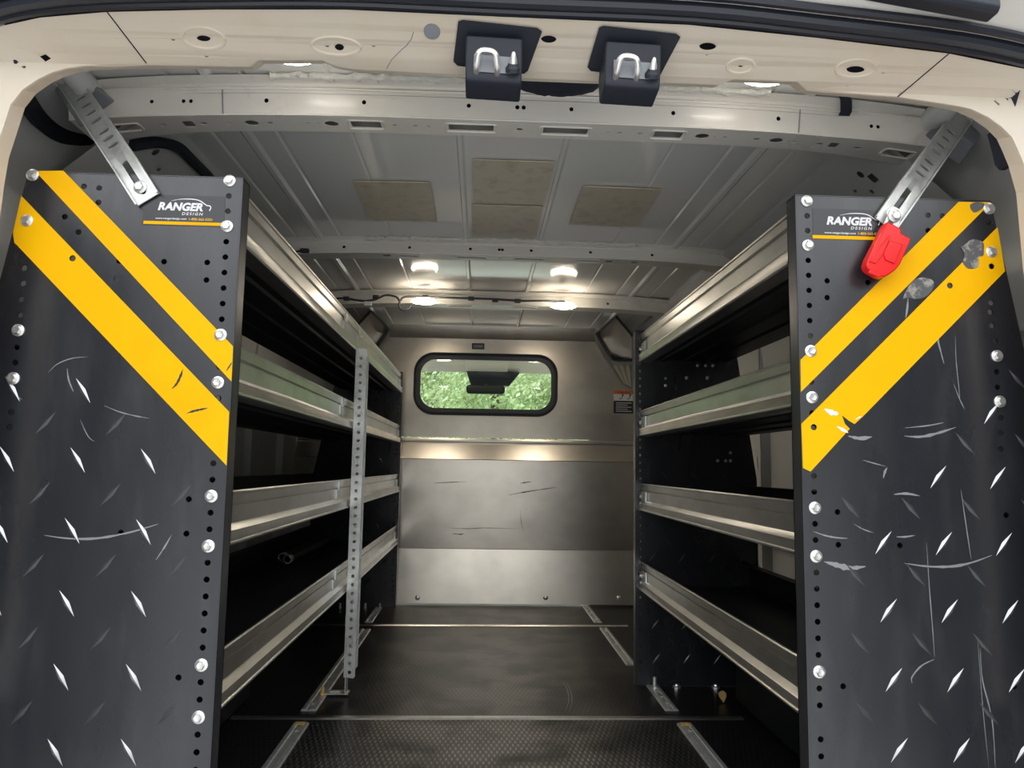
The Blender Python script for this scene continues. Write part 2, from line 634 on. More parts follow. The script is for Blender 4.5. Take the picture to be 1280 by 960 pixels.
# the lip turns back into the van
for i in range(len(inn)-1):
    (xa, za), (xb, zb) = inn[i], inn[i+1]
    h.face([(xa, hy(za), za), (xb, hy(zb), zb), (xb, hy(zb)+.035, zb+.012), (xa, hy(za)+.035, za+.012)])
# pressed dimples round the large holes, overlap joints of the three frame panels
for a in ((254, 47, 26, 13), (926, 82, 17, 9), (1070, 85, 25, 11), (420, 57, 30, 11)):
    x, z = PH(a[0], a[1])
    rx = abs(PH(a[0]+a[2], a[1])[0]-x)
    rz = abs(PH(a[0], a[1]+a[3])[1]-z)
    N = 24
    loop = [(x+rx*math.cos(2*PI*k/N), z+rz*math.sin(2*PI*k/N)) for k in range(N+1)]
    h.tube([(u, hy(v)+.0012, v) for u, v in loop], .0026, 6, cap=False)
hd = struct('wall_rear', h, sharp=40)
for l in (((134, 15), (183, 79)), ((1186, 67), (1122, 121))):
    a, b_ = PH(*l[0]), PH(*l[1])
    pts = [(a[0]+(b_[0]-a[0])*k/6, a[1]+(b_[1]-a[1])*k/6) for k in range(7)]
    j = MB('rubber')
    j.tube([(u, hy(v)-.0002, v) for u, v in pts], .0011, 6)
    obj('panel_joint', j, hd)
# closed back of the frame box so that its holes look into the dark
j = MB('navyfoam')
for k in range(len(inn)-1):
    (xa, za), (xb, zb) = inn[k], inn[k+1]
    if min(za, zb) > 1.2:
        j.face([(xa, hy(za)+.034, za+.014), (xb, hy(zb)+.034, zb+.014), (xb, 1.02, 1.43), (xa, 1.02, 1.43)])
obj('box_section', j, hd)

# grey-blue plug and hair-thin drip mark
x, z = PH(540, 39)
pg = MB('recess')
pg.lathe([(.012, 0), (.012, .0016), (.009, .002)], (x, hy(z), z), (0, -.5, -.87), 18)
obj('hole_plug', pg, hd, label='flat grey round plug in the header')

j = MB('recess')
j.tube([(u, hy(v)-.0002, v) for u, v in [PH(*q) for q in ((483, 86), (490, 74), (500, 64), (508, 57), (514, 49), (517, 40))]], .0006, 5)
obj('hairline_crack', j, hd)
# weatherstrip
seal = MB('rubber')
op = [PH(*p) for p in outer_px]
sp = [Vector((u, hy(v)-.004, v)) for u, v in op]
sp = [Vector((-.90, LY-.02, 1.06)), Vector((-.85, LY-.06, 1.22))] + sp + [Vector((1.0, LY-.06, 1.24)), Vector((1.05, LY-.02, 1.08))]


def smooth(pts, k=4):
    o = []
    for i in range(len(pts)-1):
        p0, p1, p2, p3 = pts[max(i-1, 0)], pts[i], pts[i+1], pts[min(i+2, len(pts)-1)]
        for t in range(k):
            t /= k
            o.append(.5*((2*p1)+(-p0+p2)*t+(2*p0-5*p1+4*p2-p3)*t*t+(-p0+3*p1-3*p2+p3)*t**3))
    o.append(pts[-1])
    return o


sp = smooth(sp, 4)
up = Vector((0, -.012, .007))
seal.tube([p+up*.4 for p in sp], .006, 8)
seal.tube([p+up*1.5 for p in sp], .011, 10)
seal.tube([p+up*2.7+Vector((0, -.004, 0)) for p in sp], .007, 8)
obj('weatherstrip', seal, label='black ribbed rubber seal along the top of the rear door opening', category='door seal')
# painted gutter and outer roof edge above the seal
g = MB('paint')
for i in range(len(sp)-1):
    a, b_ = sp[i], sp[i+1]
    o1, o2, o3 = Vector((0, -.043, .028)), Vector((0, -.085, .05)), Vector((0, -.10, .10))
    g.face([a+up*2, b_+up*2, b_+o1, a+o1])
    g.face([a+o1, b_+o1, b_+o2, a+o2])
    g.face([a+o2, b_+o2, b_+o3, a+o3])
bmesh.ops.remove_doubles(g.bm, verts=g.bm.verts, dist=1e-5)
struct('trim_3', g)
# dark lamp housing over the opening
q1, q2 = P(1060, -22, y=.97), P(1246, 12, y=.97)
l = MB('plastic')
d = (q2-q1)
l.prism([(0, -.008), (.006, -.014), (.03, -.014), (.034, 0), (.03, .02), (0, .02)], lambda p, t: q1+d*t+Vector((0, p[0]-.01, p[1]+.006)), -1.5, 1)
obj('lamp_housing', l, bevel=.003, label='dark plastic lamp housing above the rear door opening', category='lamp')

# ------------------------------------------------------------------ door strikers


def striker(dx, dz, label):
    t = thing('door_striker', label, 'door striker', (.005+dx, 1.08, 1.24+dz), 'door strikers on the header')

    def F_(px, py):
        return PH(px, py)
    pts = [(573, 29), (579, 27), (671, 37), (677, 41), (660, 88), (655, 92), (572, 82), (567, 77)]
    pl = MB('plastic')
    base = [PH(*p) for p in pts]
    me = flat(base, [], .005, cutv=zc)
    pl.add(me, lambda u, v, w: (u+dx, hy(v)-.006+w, v-.001+dz))
    obj('base_plate', pl, t)
    # housing hanging from the plate
    x0, x1 = P(582, 80, y=1.055).x, P(652, 90, y=1.055).x
    zt, zb = 1.302, 1.245
    hs = MB('plastic')
    sec = [(1.040, zt+.006), (1.052, zb+.004), (1.058, zb), (1.100, zb-.004), (1.106, zb), (1.112, zt-.02), (1.095, zt+.006)]
    hs.prism(sec, lambda p, q: (q+dx, p[0], p[1]+dz+(q-x0)*-.03), x0, x1)
    obj('housing', hs, t, bevel=.003)
    fy = lambda z: 1.052-(z-zb-.004)/(zt-zb)*.012-.001
    rc = MB('recess')
    xa, xb = x0+.012, x0+.066
    rc.face([(xa+dx, fy(zb+.012)-.0008, zb+.012+dz), (xb+dx, fy(zb+.012)-.0008, zb+.010+dz), (xb+dx, fy(zb+.034)-.0008, zb+.033+dz), (xa+dx, fy(zb+.034)-.0008, zb+.036+dz)])
    obj('recess_plate', rc, t)
    lp = MB('zinc')
    a = x0+.016
    b_ = x0+.046
    zl = zb+.011+dz
    lp.tube(smooth([Vector((a+dx, fy(zb)+.004, zl)), Vector((a+dx, fy(zb)-.010, zl+.006)), Vector((a+.002+dx, 1.032, zl+.017)), Vector((a+.008+dx, 1.029, zl+.022)), Vector((b_-.008+dx, 1.029, zl+.021)),
                    Vector((b_-.002+dx, 1.032, zl+.016)), Vector((b_+dx, fy(zb)-.010, zl+.005)), Vector((b_+dx, fy(zb)+.004, zl-.001))], 4), .0045, 10)
    obj('striker_loop', lp, t, label='bright steel loop')
    pn = MB('plastic', 'zinc')
    pn.lathe([(.011, 0), (.011, .006), (.008, .010), (.0075, .012)], (x0+.069+dx, fy(zb+.01), zb+.013+dz), (0, -.6, .8), 14)
    pn.use('zinc')
    pn.lathe([(.006, .010), (.0055, .016), (.003, .026), (.0018, .028)], (x0+.069+dx, fy(zb+.01), zb+.013+dz), (0, -.6, .8), 14)
    obj('guide_pin', pn, t, label='pointed steel pin in a dark socket')


striker(0, 0, 'left of the two black door strikers with steel loop and pin')
qa, qb = PH(573, 29), PH(747, 37)
striker(qb[0]-qa[0]+.001, qb[1]-qa[1], 'right of the two black door strikers with steel loop and pin')

# ------------------------------------------------------------------ roof bows


def bow(name, y_ft, z_t, y_fb, z_b, y_bb, label, hole_front, hole_bot, xa, xb, flare):
    """hat-section cross member; hole lists in x (front: x, dz, r / bottom: x, dy, kind)"""
    t = MB('paint')
    def cz(x, z):
        return z - .045*(abs(x-XC)/.9)**4
    cuts = [xa+(xb-xa)*i/40 for i in range(1, 40)]
    H = z_t-z_b
    D = y_bb-y_fb
    # front web: v from 0 (bottom) to H
    fl = lambda u: flare*max(0, (abs(u-XC)-.62)/.25)
    fh = [circ(x, H*.5+dz, r, 10) for x, dz, r in hole_front]
    t.add(flat([(xa, 0), (xb, 0), (xb, H), (xa, H)], fh, .0015, cuts=cuts), lambda u, v, w: (u, y_fb+(y_ft-y_fb)*v/H-fl(u)*.5+w, cz(u, z_b+v)))
    bh = []
    for e in hole_bot:
        x, dy, kind = e[0], e[1], e[2]
        if kind == 'c':
            bh.append(circ(x, D*.5+dy, e[3], 12, e[3]*.85))
        elif kind == 's':
            bh.append(slot(x, D*.5+dy, e[3], e[4], 0, 3))
        elif kind == 'r':
            bh.append(rrect(x-e[3]/2, x+e[3]/2, D*.5+dy-e[4]/2, D*.5+dy+e[4]/2, .003, 2))
    bt = flat([(xa, 0), (xb, 0), (xb, D), (xa, D)], bh, .0015, cuts=cuts, cutv=[D*.15, D*.85])
    t.add(bt, lambda u, v, w: (u, y_fb+v+fl(u)*(v/D-.5), cz(u, z_b)+w))
    # rear web, front flange with step, rear flange
    for (ya, za, yb, zb) in ((y_bb, z_b, y_bb+.012, z_t), (y_ft, z_t, y_ft-.004, z_t+.004), (y_ft-.004, z_t+.004, y_ft-.022, z_t+.012), (y_bb+.012, z_t, y_bb+.03, z_t+.004)):
        xx = [xa]+cuts+[xb]
        for a, b_ in zip(xx, xx[1:]):
            t.face([(a, ya, cz(a, za)), (b_, ya, cz(b_, za)), (b_, yb, cz(b_, zb)), (a, yb, cz(a, zb))])
    t.use('navyfoam')  # dark sheet inside the beam: cavity shade painted in behind the slots
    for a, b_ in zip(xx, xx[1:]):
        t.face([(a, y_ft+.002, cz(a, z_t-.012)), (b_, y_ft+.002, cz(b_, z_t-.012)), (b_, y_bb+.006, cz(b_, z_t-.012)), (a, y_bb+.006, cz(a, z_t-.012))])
    t.use('paint')
    # rolled edge between web and bottom, and pressed rims round the openings
    xx = [xa]+cuts+[xb]
    t.tube([(a, y_fb+.001-fl(a)*.5, cz(a, z_b)+.001) for a in xx], .0022, 6)
    t.tube([(a, y_ft-.001, cz(a, z_t)-.004) for a in xx], .0026, 6)
    for e in hole_bot:
        if e[2] == 'r' and e[3] > .04:
            lp = rrect(e[0]-e[3]/2-.006, e[0]+e[3]/2+.006, D*.5+e[1]-e[4]/2-.005, D*.5+e[1]+e[4]/2+.005, .006, 3)
            t.tube([(u, y_fb+v, cz(u, z_b)-.0003) for u, v in lp+lp[:1]], .0022, 6, cap=False)
        if e[2] == 'c' and e[3] > .013 and len(e) > 4:
            lp = circ(e[0], D*.5+e[1], e[3]*1.7, 20, e[3]*1.4)
            t.tube([(u, y_fb+v, cz(u, z_b)-.0003) for u, v in lp+lp[:1]], .0025, 6, cap=False)
    return obj(name, t, bevel=0, sharp=40, label=label, category='roof beam', group='cross beams under the roof')


def bx(px, py, z):
    return P(px, py, z=z).x


Z1 = 1.352
fr = [(P(px, 128, y=1.39).x, 0, .0042) for px in (331, 454, 586, 647, 655, 715, 843, 975)] + [(P(px, 128, y=1.39).x, 0, .0036) for px in (188, 227, 236, 1090, 1098)]
b1 = []
for px, k in ((456, ('r', .058, .027)), (589, ('r', .088, .026)), (708, ('r', .088, .026)), (838, ('r', .056, .028)), (492, ('s', .009, .006)), (518, ('s', .009, .006)), (535, ('s', .008, .005)),
              (650, ('c', .006)), (762, ('s', .008, .005)), (777, ('s', .010, .006)), (803, ('s', .010, .006)), (881, ('c', .0135)), (897, ('s', .007, .005)), (910, ('s', .009, .006)),
              (950, ('s', .013, .008)), (975, ('c', .013, 1)), (998, ('s', .010, .006)), (1030, ('s', .014, .008)), (1047, ('r', .018, .022)), (1078, ('s', .016, .007)),
              (412, ('c', .0135)), (394, ('s', .007, .005)), (382, ('s', .009, .006)), (334, ('s', .011, .008)), (311, ('c', .013, 1)), (282, ('s', .010, .006)), (250, ('s', .014, .008)), (232, ('r', .020, .024)), (199, ('s', .014, .006))):
    b1.append((bx(px, 156+(px-640)*.034, Z1), 0) + k)
b1 += [(bx(165, 166, Z1-.02), 0, 'r', .05, .022), (bx(1108, 200, Z1-.02), 0, 'r', .05, .022)]
b1o = bow('roof_bow', 1.393, 1.402, 1.405, Z1, 1.478, 'wide pale roof beam nearest the rear door, with rectangular slots', fr, b1, XL+.15, XR-.15, .03)
for px in (278, 999):
    q = P(px, 128, y=1.397)
    jn = MB('recess')
    jn.tube([(q.x, 1.4035, Z1-.045*(abs(q.x-XC)/.9)**4+.001), (q.x, 1.3925, 1.400-.045*(abs(q.x-XC)/.9)**4)], .0012, 6)
    obj('overlap_joint', jn, b1o)
Z2 = 1.366
fr = [(P(px, 312, y=2.41).x, 0, .005) for px in (430, 512, 588, 624, 628, 664, 738, 815)]
b2 = [(bx(px, 325, Z2), 0) + k for px, k in ((512, ('r', .06, .02)), (590, ('r', .09, .02)), (660, ('r', .09, .02)), (736, ('r', .06, .02)), (486, ('c', .013)), (625, ('c', .006)), (762, ('c', .013)), (795, ('c', .011)))]
bow('roof_bow', 2.415, 1.408, 2.40, Z2, 2.47, 'middle roof beam between the tan pads and the dome lights', fr, b2, XL+.10, XR-.10, .02)
Z3 = 1.360
fr = [(P(px, 378, y=3.14).x, 0, .005) for px in (430, 760)]
b3 = [(bx(px, 387, Z3), 0) + k for px, k in ((575, ('r', .09, .024)), (655, ('r', .09, .024)))]
bow('roof_bow', 3.15, 1.404, 3.135, Z3, 3.215, 'farthest roof beam carrying the two bright dome lights and cable', fr, b3, XL+.10, XR-.10, .02)

# lumpy sealant lines on top of the beams
for yy, zt, pxa, pxb, lab in ((1.372, 1.416, 338, 962, 'lumpy pale sealant bead on top of the nearest roof beam'),
                              (2.395, 1.416, 455, 800, 'lumpy pale sealant bead on top of the middle roof beam')):
    xa, xb = P(pxa, 104, y=yy).x, P(pxb, 120, y=yy).x
    if yy > 2:
        xa, xb = P(pxa, 303, y=yy).x, P(pxb, 312, y=yy).x
    pts, rd = [], []
    N = 150
    for i in range(N):
        x = xa+(xb-xa)*i/(N-1)
        pts.append((x, yy+.006*noise.noise((x*40, 1, yy)), crown(x, zt-.003)+.003*noise.noise((x*55, 4, yy))))
        rd.append(.007+.004*noise.noise((x*90, 7, yy)))
    s_ = MB('sealant')
    s_.tube(pts, .008, 8, rads=rd)
    obj('sealant_bead', s_, label=lab, category='sealant')
# black plate painting in the shaded gap between the strikers, over the beam
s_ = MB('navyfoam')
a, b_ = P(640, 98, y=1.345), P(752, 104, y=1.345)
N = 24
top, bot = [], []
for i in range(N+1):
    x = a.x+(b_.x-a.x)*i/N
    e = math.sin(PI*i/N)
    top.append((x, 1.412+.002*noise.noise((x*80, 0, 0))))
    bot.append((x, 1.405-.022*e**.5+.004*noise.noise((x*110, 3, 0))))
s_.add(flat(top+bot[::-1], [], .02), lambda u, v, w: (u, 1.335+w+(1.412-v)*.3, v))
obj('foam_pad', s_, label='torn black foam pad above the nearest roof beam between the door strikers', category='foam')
# black webbing loops over the nearest beam
for px0, py0, px1, py1, w, lab in ((1053, 114, 1058, 139, .022, 'short black webbing strap hanging at the right of the nearest beam'), (397, 76, 404, 92, .008, 'thin dark strap beside the left rear dome light')):
    a, b_ = P(px0, py0, y=1.36), P(px1, py1, y=1.375)
    s_ = MB('navyfoam')
    pts = [a+Vector((0, 0, .03)), a, (a+b_)/2+Vector((.001, -.006, 0)), b_, b_+Vector((0, .01, -.004))]
    s_.prism([(-.5, 0), (.5, 0), (.5, .0015), (-.5, .0015)], lambda p, t: (pts[int(t)] + Vector((p[0]*w, p[1], 0))), 0, 4, steps=4)
    obj('webbing_strap', s_, label=lab, category='strap')

# tan damping pads stuck to the roof skin
for (x0, x1, y0, y1, lab) in ((-.346, -.145, 1.905, 2.22, 'left tan damping pad on the ceiling'),
                              (-.034, .162, 1.747, 2.045, 'middle tan damping pad nearest the rear beam on the ceiling'),
                              (-.041, .160, 2.064, 2.357, 'middle tan damping pad nearest the second beam on the ceiling'),
                              (.250, .456, 1.897, 2.21, 'right tan damping pad on the ceiling')):
    p_ = MB('pad')
    z = min(crown(x0, 1.42), crown(x1, 1.42))-.006
    N = 4
    oo = rrect(x0, x1, y0, y1, .004, 2)
    p_.add(flat(oo, [], .0022), lambda u, v, w: (u, v, crown(u, 1.4155)-.0022+w))
    obj('damping_pad', p_, label=lab, category='sound damping pad', group='tan pads on the ceiling')

# ------------------------------------------------------------------ dome lights


def dome(px, py, z, wx, wy, label, lens='lamp'):
    q = P(px, py, z=z)
    t = thing('dome_light', label, 'light', (q.x, q.y, z), 'dome lights under the roof')
    l = MB(lens)
    prof = []
    l.add(flat(circ(0, 0, 1, 28), [], 1), lambda u, v, w: (q.x+u*wx*(1-.25*(1-w)), q.y+v*wy*(1-.25*(1-w)), z+w*.006))
    obj('lens', l, t, label='glowing white oval lens')
    hsg = MB('white')
    hsg.add(flat(circ(0, 0, 1, 28), [], 1), lambda u, v, w: (q.x+u*wx*.85, q.y+v*wy*.85, z+.0062+w*.012))
    obj('lamp_housing', hsg, t)


dome(530, 379, 1.343, .052, .035, 'left glowing dome light on the farthest roof beam')
dome(704, 385, 1.343, .052, .035, 'right glowing dome light on the farthest roof beam')
dome(366, 73, 1.365, .048, .03, 'left dome light peeking from behind the rear header', 'lampdim')
dome(957, 100, 1.365, .048, .03, 'right dome light peeking from behind the rear header', 'lampdim')

# wiring loom along the farthest beam
wy = 3.118
wp = [P(px, py, y=wy) for px, py in ((405, 383), (418, 374), (432, 373), (445, 375), (457, 376), (470, 374), (482, 369), (495, 371), (500, 376), (506, 371), (530, 371), (560, 372), (590, 373), (620, 374), (650, 376), (680, 376), (702, 378), (708, 383), (716, 388))]
wh = thing('wiring_harness', 'black wiring loom clipped along the farthest roof beam', 'cable', wp[9])
w = MB('rubber')
w.tube(smooth(wp, 4), .0045, 8)
obj('main_cable', w, wh)
w = MB('rubber')
w.tube(smooth([P(px, py, y=wy-.004) for px, py in ((500, 375), (499, 383), (503, 387), (510, 386), (515, 381), (522, 379))], 4), .005, 8)
obj('branch_cable', w, wh)
for px, py in ((433, 373), (470, 371), (532, 371), (589, 373), (619, 375), (647, 376), (702, 378)):
    w = MB('rubber')
    q = P(px, py, y=wy-.002)
    w.box(q.x-.013, q.x+.013, q.y-.009, q.y+.012, q.z-.008, q.z+.007)
    obj('clip', w, wh, bevel=.003)
w = MB('white')
q = P(460, 378, y=wy-.006)
w.box(q.x-.016, q.x+.016, q.y-.004, q.y+.004, q.z-.014, q.z+.004)
obj('tape_flag', w, wh, bevel=.002, label='white tape flag')
# loose plug on the middle beam
q = P(382, 314, y=2.40)
wp = thing('cable_plug', 'small black plug on a short wire at the left of the middle beam', 'cable', q)
w = MB('rubber')
w.box(q.x-.016, q.x+.012, q.y-.012, q.y+.004, q.z-.007, q.z+.007)
obj('plug', w, wp, bevel=.003)
w = MB('rubber')
w.tube(smooth([q+Vector((-.014, -.004, 0)), q+Vector((-.034, -.004, -.004)), q+Vector((-.06, 0, .002))], 4), .003, 6)
obj('wire', w, wp)

# ------------------------------------------------------------------ shelving
PY = 1.215


def tread(mb, fn, cu, cv, ang, L=.047, w=.0085, h=.0022, bright=True):
    mb.use('tread' if bright else 'treadb')  # slope facing the light is coloured bright, the opposite slope dim
    e = Vector((math.cos(ang), math.sin(ang)))
    n_ = Vector((-e.y, e.x))
    def q(a, b_, hh_):
        return fn(cu+e.x*a+n_.x*b_, cv+e.y*a+n_.y*b_, -hh_)
    V = [q(-L/2, 0, 0), q(-L*.2, w*.32, 0), q(0, w*.5, 0), q(L*.2, w*.32, 0), q(L/2, 0, 0), q(L*.2, -w*.32, 0), q(0, -w*.5, 0), q(-L*.2, -w*.32, 0),
         q(-L*.2, 0, h*.75), q(0, 0, h), q(L*.2, 0, h*.75)]
    mb.mesh(V, [(0, 8, 1), (0, 7, 8), (1, 8, 9, 2), (7, 6, 9, 8), (2, 9, 10, 3), (6, 5, 10, 9), (3, 10, 4), (5, 4, 10)])


def swoosh(mb, fn, pts, w, t=.00025, k='scratch'):
    """thin tapering scuff raised a hair above the sheet"""
    mb.use(k)
    pp = smooth([Vector((a, b_, 0)) for a, b_ in pts], 5)
    n = len(pp)
    V = []
    for i, p in enumerate(pp):
        d = (pp[min(i+1, n-1)]-pp[max(i-1, 0)]).normalized()
        nn = Vector((-d.y, d.x, 0))
        ww = w*(.15+math.sin(PI*i/(n-1)))*(.7+.5*noise.noise((i*.7, a if False else pts[0][0]*31, 2)))
        V += [fn(p.x+nn.x*ww/2, p.y+nn.y*ww/2, -t), fn(p.x-nn.x*ww/2, p.y-nn.y*ww/2, -t)]
    mb.mesh(V, [(2*i, 2*i+1, 2*i+3, 2*i+2) for i in range(n-1)])


def end_panel(unit, side, y, xin, xout_top, xout_bot, zk, front, holes, t=.0025):
    """folded sheet panel facing the rear door; side +1 = left unit (aisle on its +x edge)"""
    s = side
    fn = lambda u, v, w: (u, y+w, v)
    top = 1.1505
    ol = [(xin, 0.001), (xin, top), (xout_top, top), (xout_bot, zk), (xout_bot, .001)]
    mb = MB('black')
    mb.add(flat(ol, holes, t), fn)
    # folded flanges: aisle edge, top and outer edge
    fd = .036
    mb.box(min(xin, xin-s*t), max(xin, xin-s*t), y+.0005, y+fd, .001, top)
    mb.box(min(xin, xin-s*.02), max(xin, xin-s*.02), y+fd-t, y+fd, .001, top)
    mb.box(min(xin, xout_top), max(xin, xout_top), y+.0005, y+fd, top-t, top)
    d = Vector((xout_bot-xout_top, 0, zk-top))
    mb.mesh([(xout_top, y, top), (xout_top, y+fd, top), (xout_bot, y+fd, zk), (xout_bot, y, zk)], [(0, 1, 2, 3)])
    mb.mesh([(xout_bot, y, zk), (xout_bot, y+fd, zk), (xout_bot, y+fd, .001), (xout_bot, y, .001)], [(0, 1, 2, 3)])
    # rounded outer fold
    mb.tube([(xin-s*.0018, y+.0018, .001), (xin-s*.0018, y+.0018, top)], .002, 8)
    mb.tube([(xin, y+.0018, top-.0016), (xout_top, y+.0018, top-.0016)], .002, 8)
    return mb, fn


def lip_profile(z0, H, s, x):
    k = H/.088
    pr = [(-.03, .0), (.006, .0), (.0095, .002), (.0095, .005), (.0065, .0065), (.0065, .0215), (.0075, .0235), (-.003, .0305), (-.005, .033), (-.005, .062), (-.0085, .0635), (-.0085, .066),
          (-.002, .0675), (-.001, .081), (.001, .083), (.0015, .086), (-.001, .088), (-.005, .088), (-.005, .084), (-.011, .08), (-.012, .034), (-.008, .028), (-.004, .02), (-.006, .004), (-.03, .003)]
    return [(x+s*a, z0+b_*k) for a, b_ in pr]


def shelf(unit, s, xlip, xback, y0, y1, z0, H, lab):
    p_ = MB('blackdark')
    zb = z0+.010
    p_.box(min(xlip-s*.012, xback), max(xlip-s*.012, xback), y0, y1, zb, zb+.003)
    p_.box(min(xback, xback+s*.003), max(xback, xback+s*.003), y0, y1, zb, zb+.075)
    p_.box(min(xback, xback+s*.03), max(xback, xback+s*.03), y0, y1, zb+.072, zb+.075)
    # stiffening swages under the pan
    for k in range(3):
        xx = xlip+(xback-xlip)*(.25+.25*k)
        p_.prism([(-.012, 0), (-.006, -.005), (.006, -.005), (.012, 0)], lambda p, q: (xx+p[0], q, zb+p[1]), y0+.01, y1-.01)
    o = obj('shelf', p_, unit, label=lab)
    l = MB('alum')
    l.prism(lip_profile(z0, H, s, xlip), lambda p, q: (p[0], q, p[1]), y0, y1)
    obj('front_lip', l, o, sharp=30)
    return o


def panel_holes(pts, r=.0048):
    return [circ(x, z, r, 10) for x, z in pts]


def tape(parent, y, polys, name='safety_stripe', t=.0006, holes=()):
    for pg in polys:
        m_ = MB('yellow')
        pts = PXZ(y, pg)
        m_.add(flat(pts, [h for h in holes if inside(h, pts)], t), lambda u, v, w: (u, y-t-.0002+w, v))
        yield obj(name, m_, parent)


def inside(h, poly):
    x = sum(a for a, _ in h)/len(h)
    z = sum(b_ for _, b_ in h)/len(h)
    c_ = False
    n = len(poly)
    for i in range(n):
        (x1, y1), (x2, y2) = poly[i], poly[i-1]
        if (y1 > z) != (y2 > z) and x < (x2-x1)*(z-y1)/(y2-y1)+x1:
            c_ = not c_
    if c_:  # keep clear of the edge
        for i in range(n):
            a, b_ = Vector(poly[i]), Vector(poly[i-1])
            p = Vector((x, z))
            tt = max(0, min(1, (p-a).dot(b_-a)/(b_-a).length_squared))
            if (a+(b_-a)*tt-p).length < .0062:
                return False
    return c_


def sticker(parent, y, x0, x1, z0, z1, tx, label):
    """black maker's decal; tx maps decal pixels (see the left one) to plane coordinates"""
    yy = y-.0006
    d = MB('decal')
    d.box(x0, x1, yy, y-.0001, z0, z1)
    fn = lambda u, v, w: (u, yy+w, v)
    d.use('white')
    (a, b_), (c_, e) = tx(197.5, 263.0), tx(254.5, 254.2)
    put_text(d, 'RANGER', a, c_, b_, e, fn, shear=.22, offset=.045)
    (a, b_), (c_, e) = tx(227.5, 269.0), tx(254, 266.2)
    put_text(d, 'DESIGN', a, c_, b_, e, fn, shear=.2, offset=.01, space=1.35)
    (a, b_), (c_, e) = tx(194.5, 274.6), tx(233.5, 272.6)
    put_text(d, 'www.rangerdesign.com', a, c_, b_, e, fn, offset=.012)
    d.use('gold')
    (a, b_), (c_, e) = tx(236.5, 275.6), tx(265.5, 273.3)
    put_text(d, '1-800-565-5321', a, c_, b_, e, fn, offset=.012)
    # van roof line over the name
    d.use('white')
    cl = [Vector(tx(*q)+(0,)) for q in ((214, 251.4), (222, 249.8), (231, 249.0), (242, 249.4), (250, 251.2), (256, 255.2), (259, 257.2), (262.5, 257.8), (263.8, 260), (262, 264))]
    pp = smooth(cl, 4)
    V = []
    n = len(pp)
    for i, p in enumerate(pp):
        dd = (pp[min(i+1, n-1)]-pp[max(i-1, 0)]).normalized()
        nn = Vector((-dd.y, dd.x, 0))
        ww = .0016*min(1, .15+i/12)
        V += [fn(p.x+nn.x*ww/2, p.y+nn.y*ww/2, -.0004), fn(p.x-nn.x*ww/2, p.y-nn.y*ww/2, -.0004)]
    d.mesh(V, [(2*i, 2*i+1, 2*i+3, 2*i+2) for i in range(n-1)])
    d.use('yellow')
    (a, b_), (c_, e) = tx(179.5, 279.9), tx(280.5, 279.0)
    d.box(a, c_, yy-.0004, yy, b_, e)
    obj('maker_sticker', d, parent, label=label)


for pts in ([(703, 850), (709, 862), (711, 875), (707, 889)], [(707, 850), (713, 863), (715, 876), (711, 889)]):
    k = MB('scratch')
    swoosh(k, lambda u, v, w: (u, v, -w), [(q.x, q.y) for q in (P(a, b_, z=0) for a, b_ in pts)], .004, t=.0004)
    obj('scuff', k, fo)
# ---- left unit
LX, RX = -.400, .520
LU = thing('shelving_unit', 'long left shelving unit with four trays and a perforated steel post', 'shelving', (LX-.2, PY, 0), 'van shelving units')
RU = thing('shelving_unit', 'shorter right shelving unit with four trays and a red latch at its top', 'shelving', (RX+.2, PY, 0), 'van shelving units')
PIT = .0254
bl = {0, 3, 10, 13, 20, 23, 30, 33}
Lx0, Rx0 = LX-.0175, RX+.0165
lz0, rz0 = 1.1442, 1.1397
# hole grid, left (photo points on the panel) plus its edge column
lh = [(Lx0, lz0-PIT*i) for i in range(0, 44) if i not in bl]
lb = [(Lx0, lz0-PIT*i) for i in range(0, 44) if i in bl]
lh += PXZ(PY, [(259, 328), (258, 350), (205, 327), (149, 326), (91, 323), (151, 666), (233, 667), (236, 624), (223, 847), (146, 348), (273, 498), (98, 290), (81, 271), (124, 235), (105, 233), (123, 253)])
lp_out = PXZ(PY, [(30, 335), (29, 354), (26, 374), (25, 394), (21, 434), (19, 453), (14, 515), (12, 534)])
lh += lp_out
lbo = PXZ(PY, [(41, 219), (34, 276), (23, 413), (17, 473)])
mb, fnL = end_panel(LU, 1, PY, LX+.004, -.738, -.824, .62, True, panel_holes(lh))
# raised tread pattern on the lower part
skipL = [(16, 302), (283, 582), (283, 470), (36, 200), (16, 200)]
pol = PXZ(PY, skipL)
ax, az = P(97, 575, y=PY).x, P(97, 575, y=PY).z
for jx in range(-6, 8):
    for jz in range(-5, 8):
        for off, ang, br in ((0, -1.0, True), (.5, .88, False)):
            u, v = ax+(jx+off)*.1075-jz*.0, az-(jz+off*.96)*.1085
            if not (-.795 < u < LX-.04 and .03 < v < 1.05):
                continue
            if inside([(u, v+.03)], pol) or inside([(u+.02, v+.02)], pol) or v > az+.13 or u > -.44:
                continue
            # above the taped corner there is no relief
            if v-az > -.1 and (u+.42)*1.05 > -(v-P(283, 582, y=PY).z)-.0:
                continue
            tread(mb, fnL, u, v, ang, bright=br)
for pts, w in (((( 55, 669), (85, 673), (120, 673), (160, 666), (198, 655)), .004), (((60, 466), (72, 455), (90, 448), (110, 446)), .002), (((130, 507), (150, 515), (170, 520), (187, 523)), .0022),
               (((84, 460), (86, 475), (92, 490)), .003), (((10, 478), (18, 492), (28, 500)), .003), (((195, 700), (205, 685), (215, 668)), .003), (((100, 524), (110, 545), (118, 552)), .0015)):
    swoosh(mb, fnL, PXZ(PY, pts), w)
lpn = obj('end_panel', mb, LU, label='black diamond-tread end panel with yellow stripes facing the rear door')
lholes = panel_holes(PXZ(PY, [(91, 323)]), .0052)
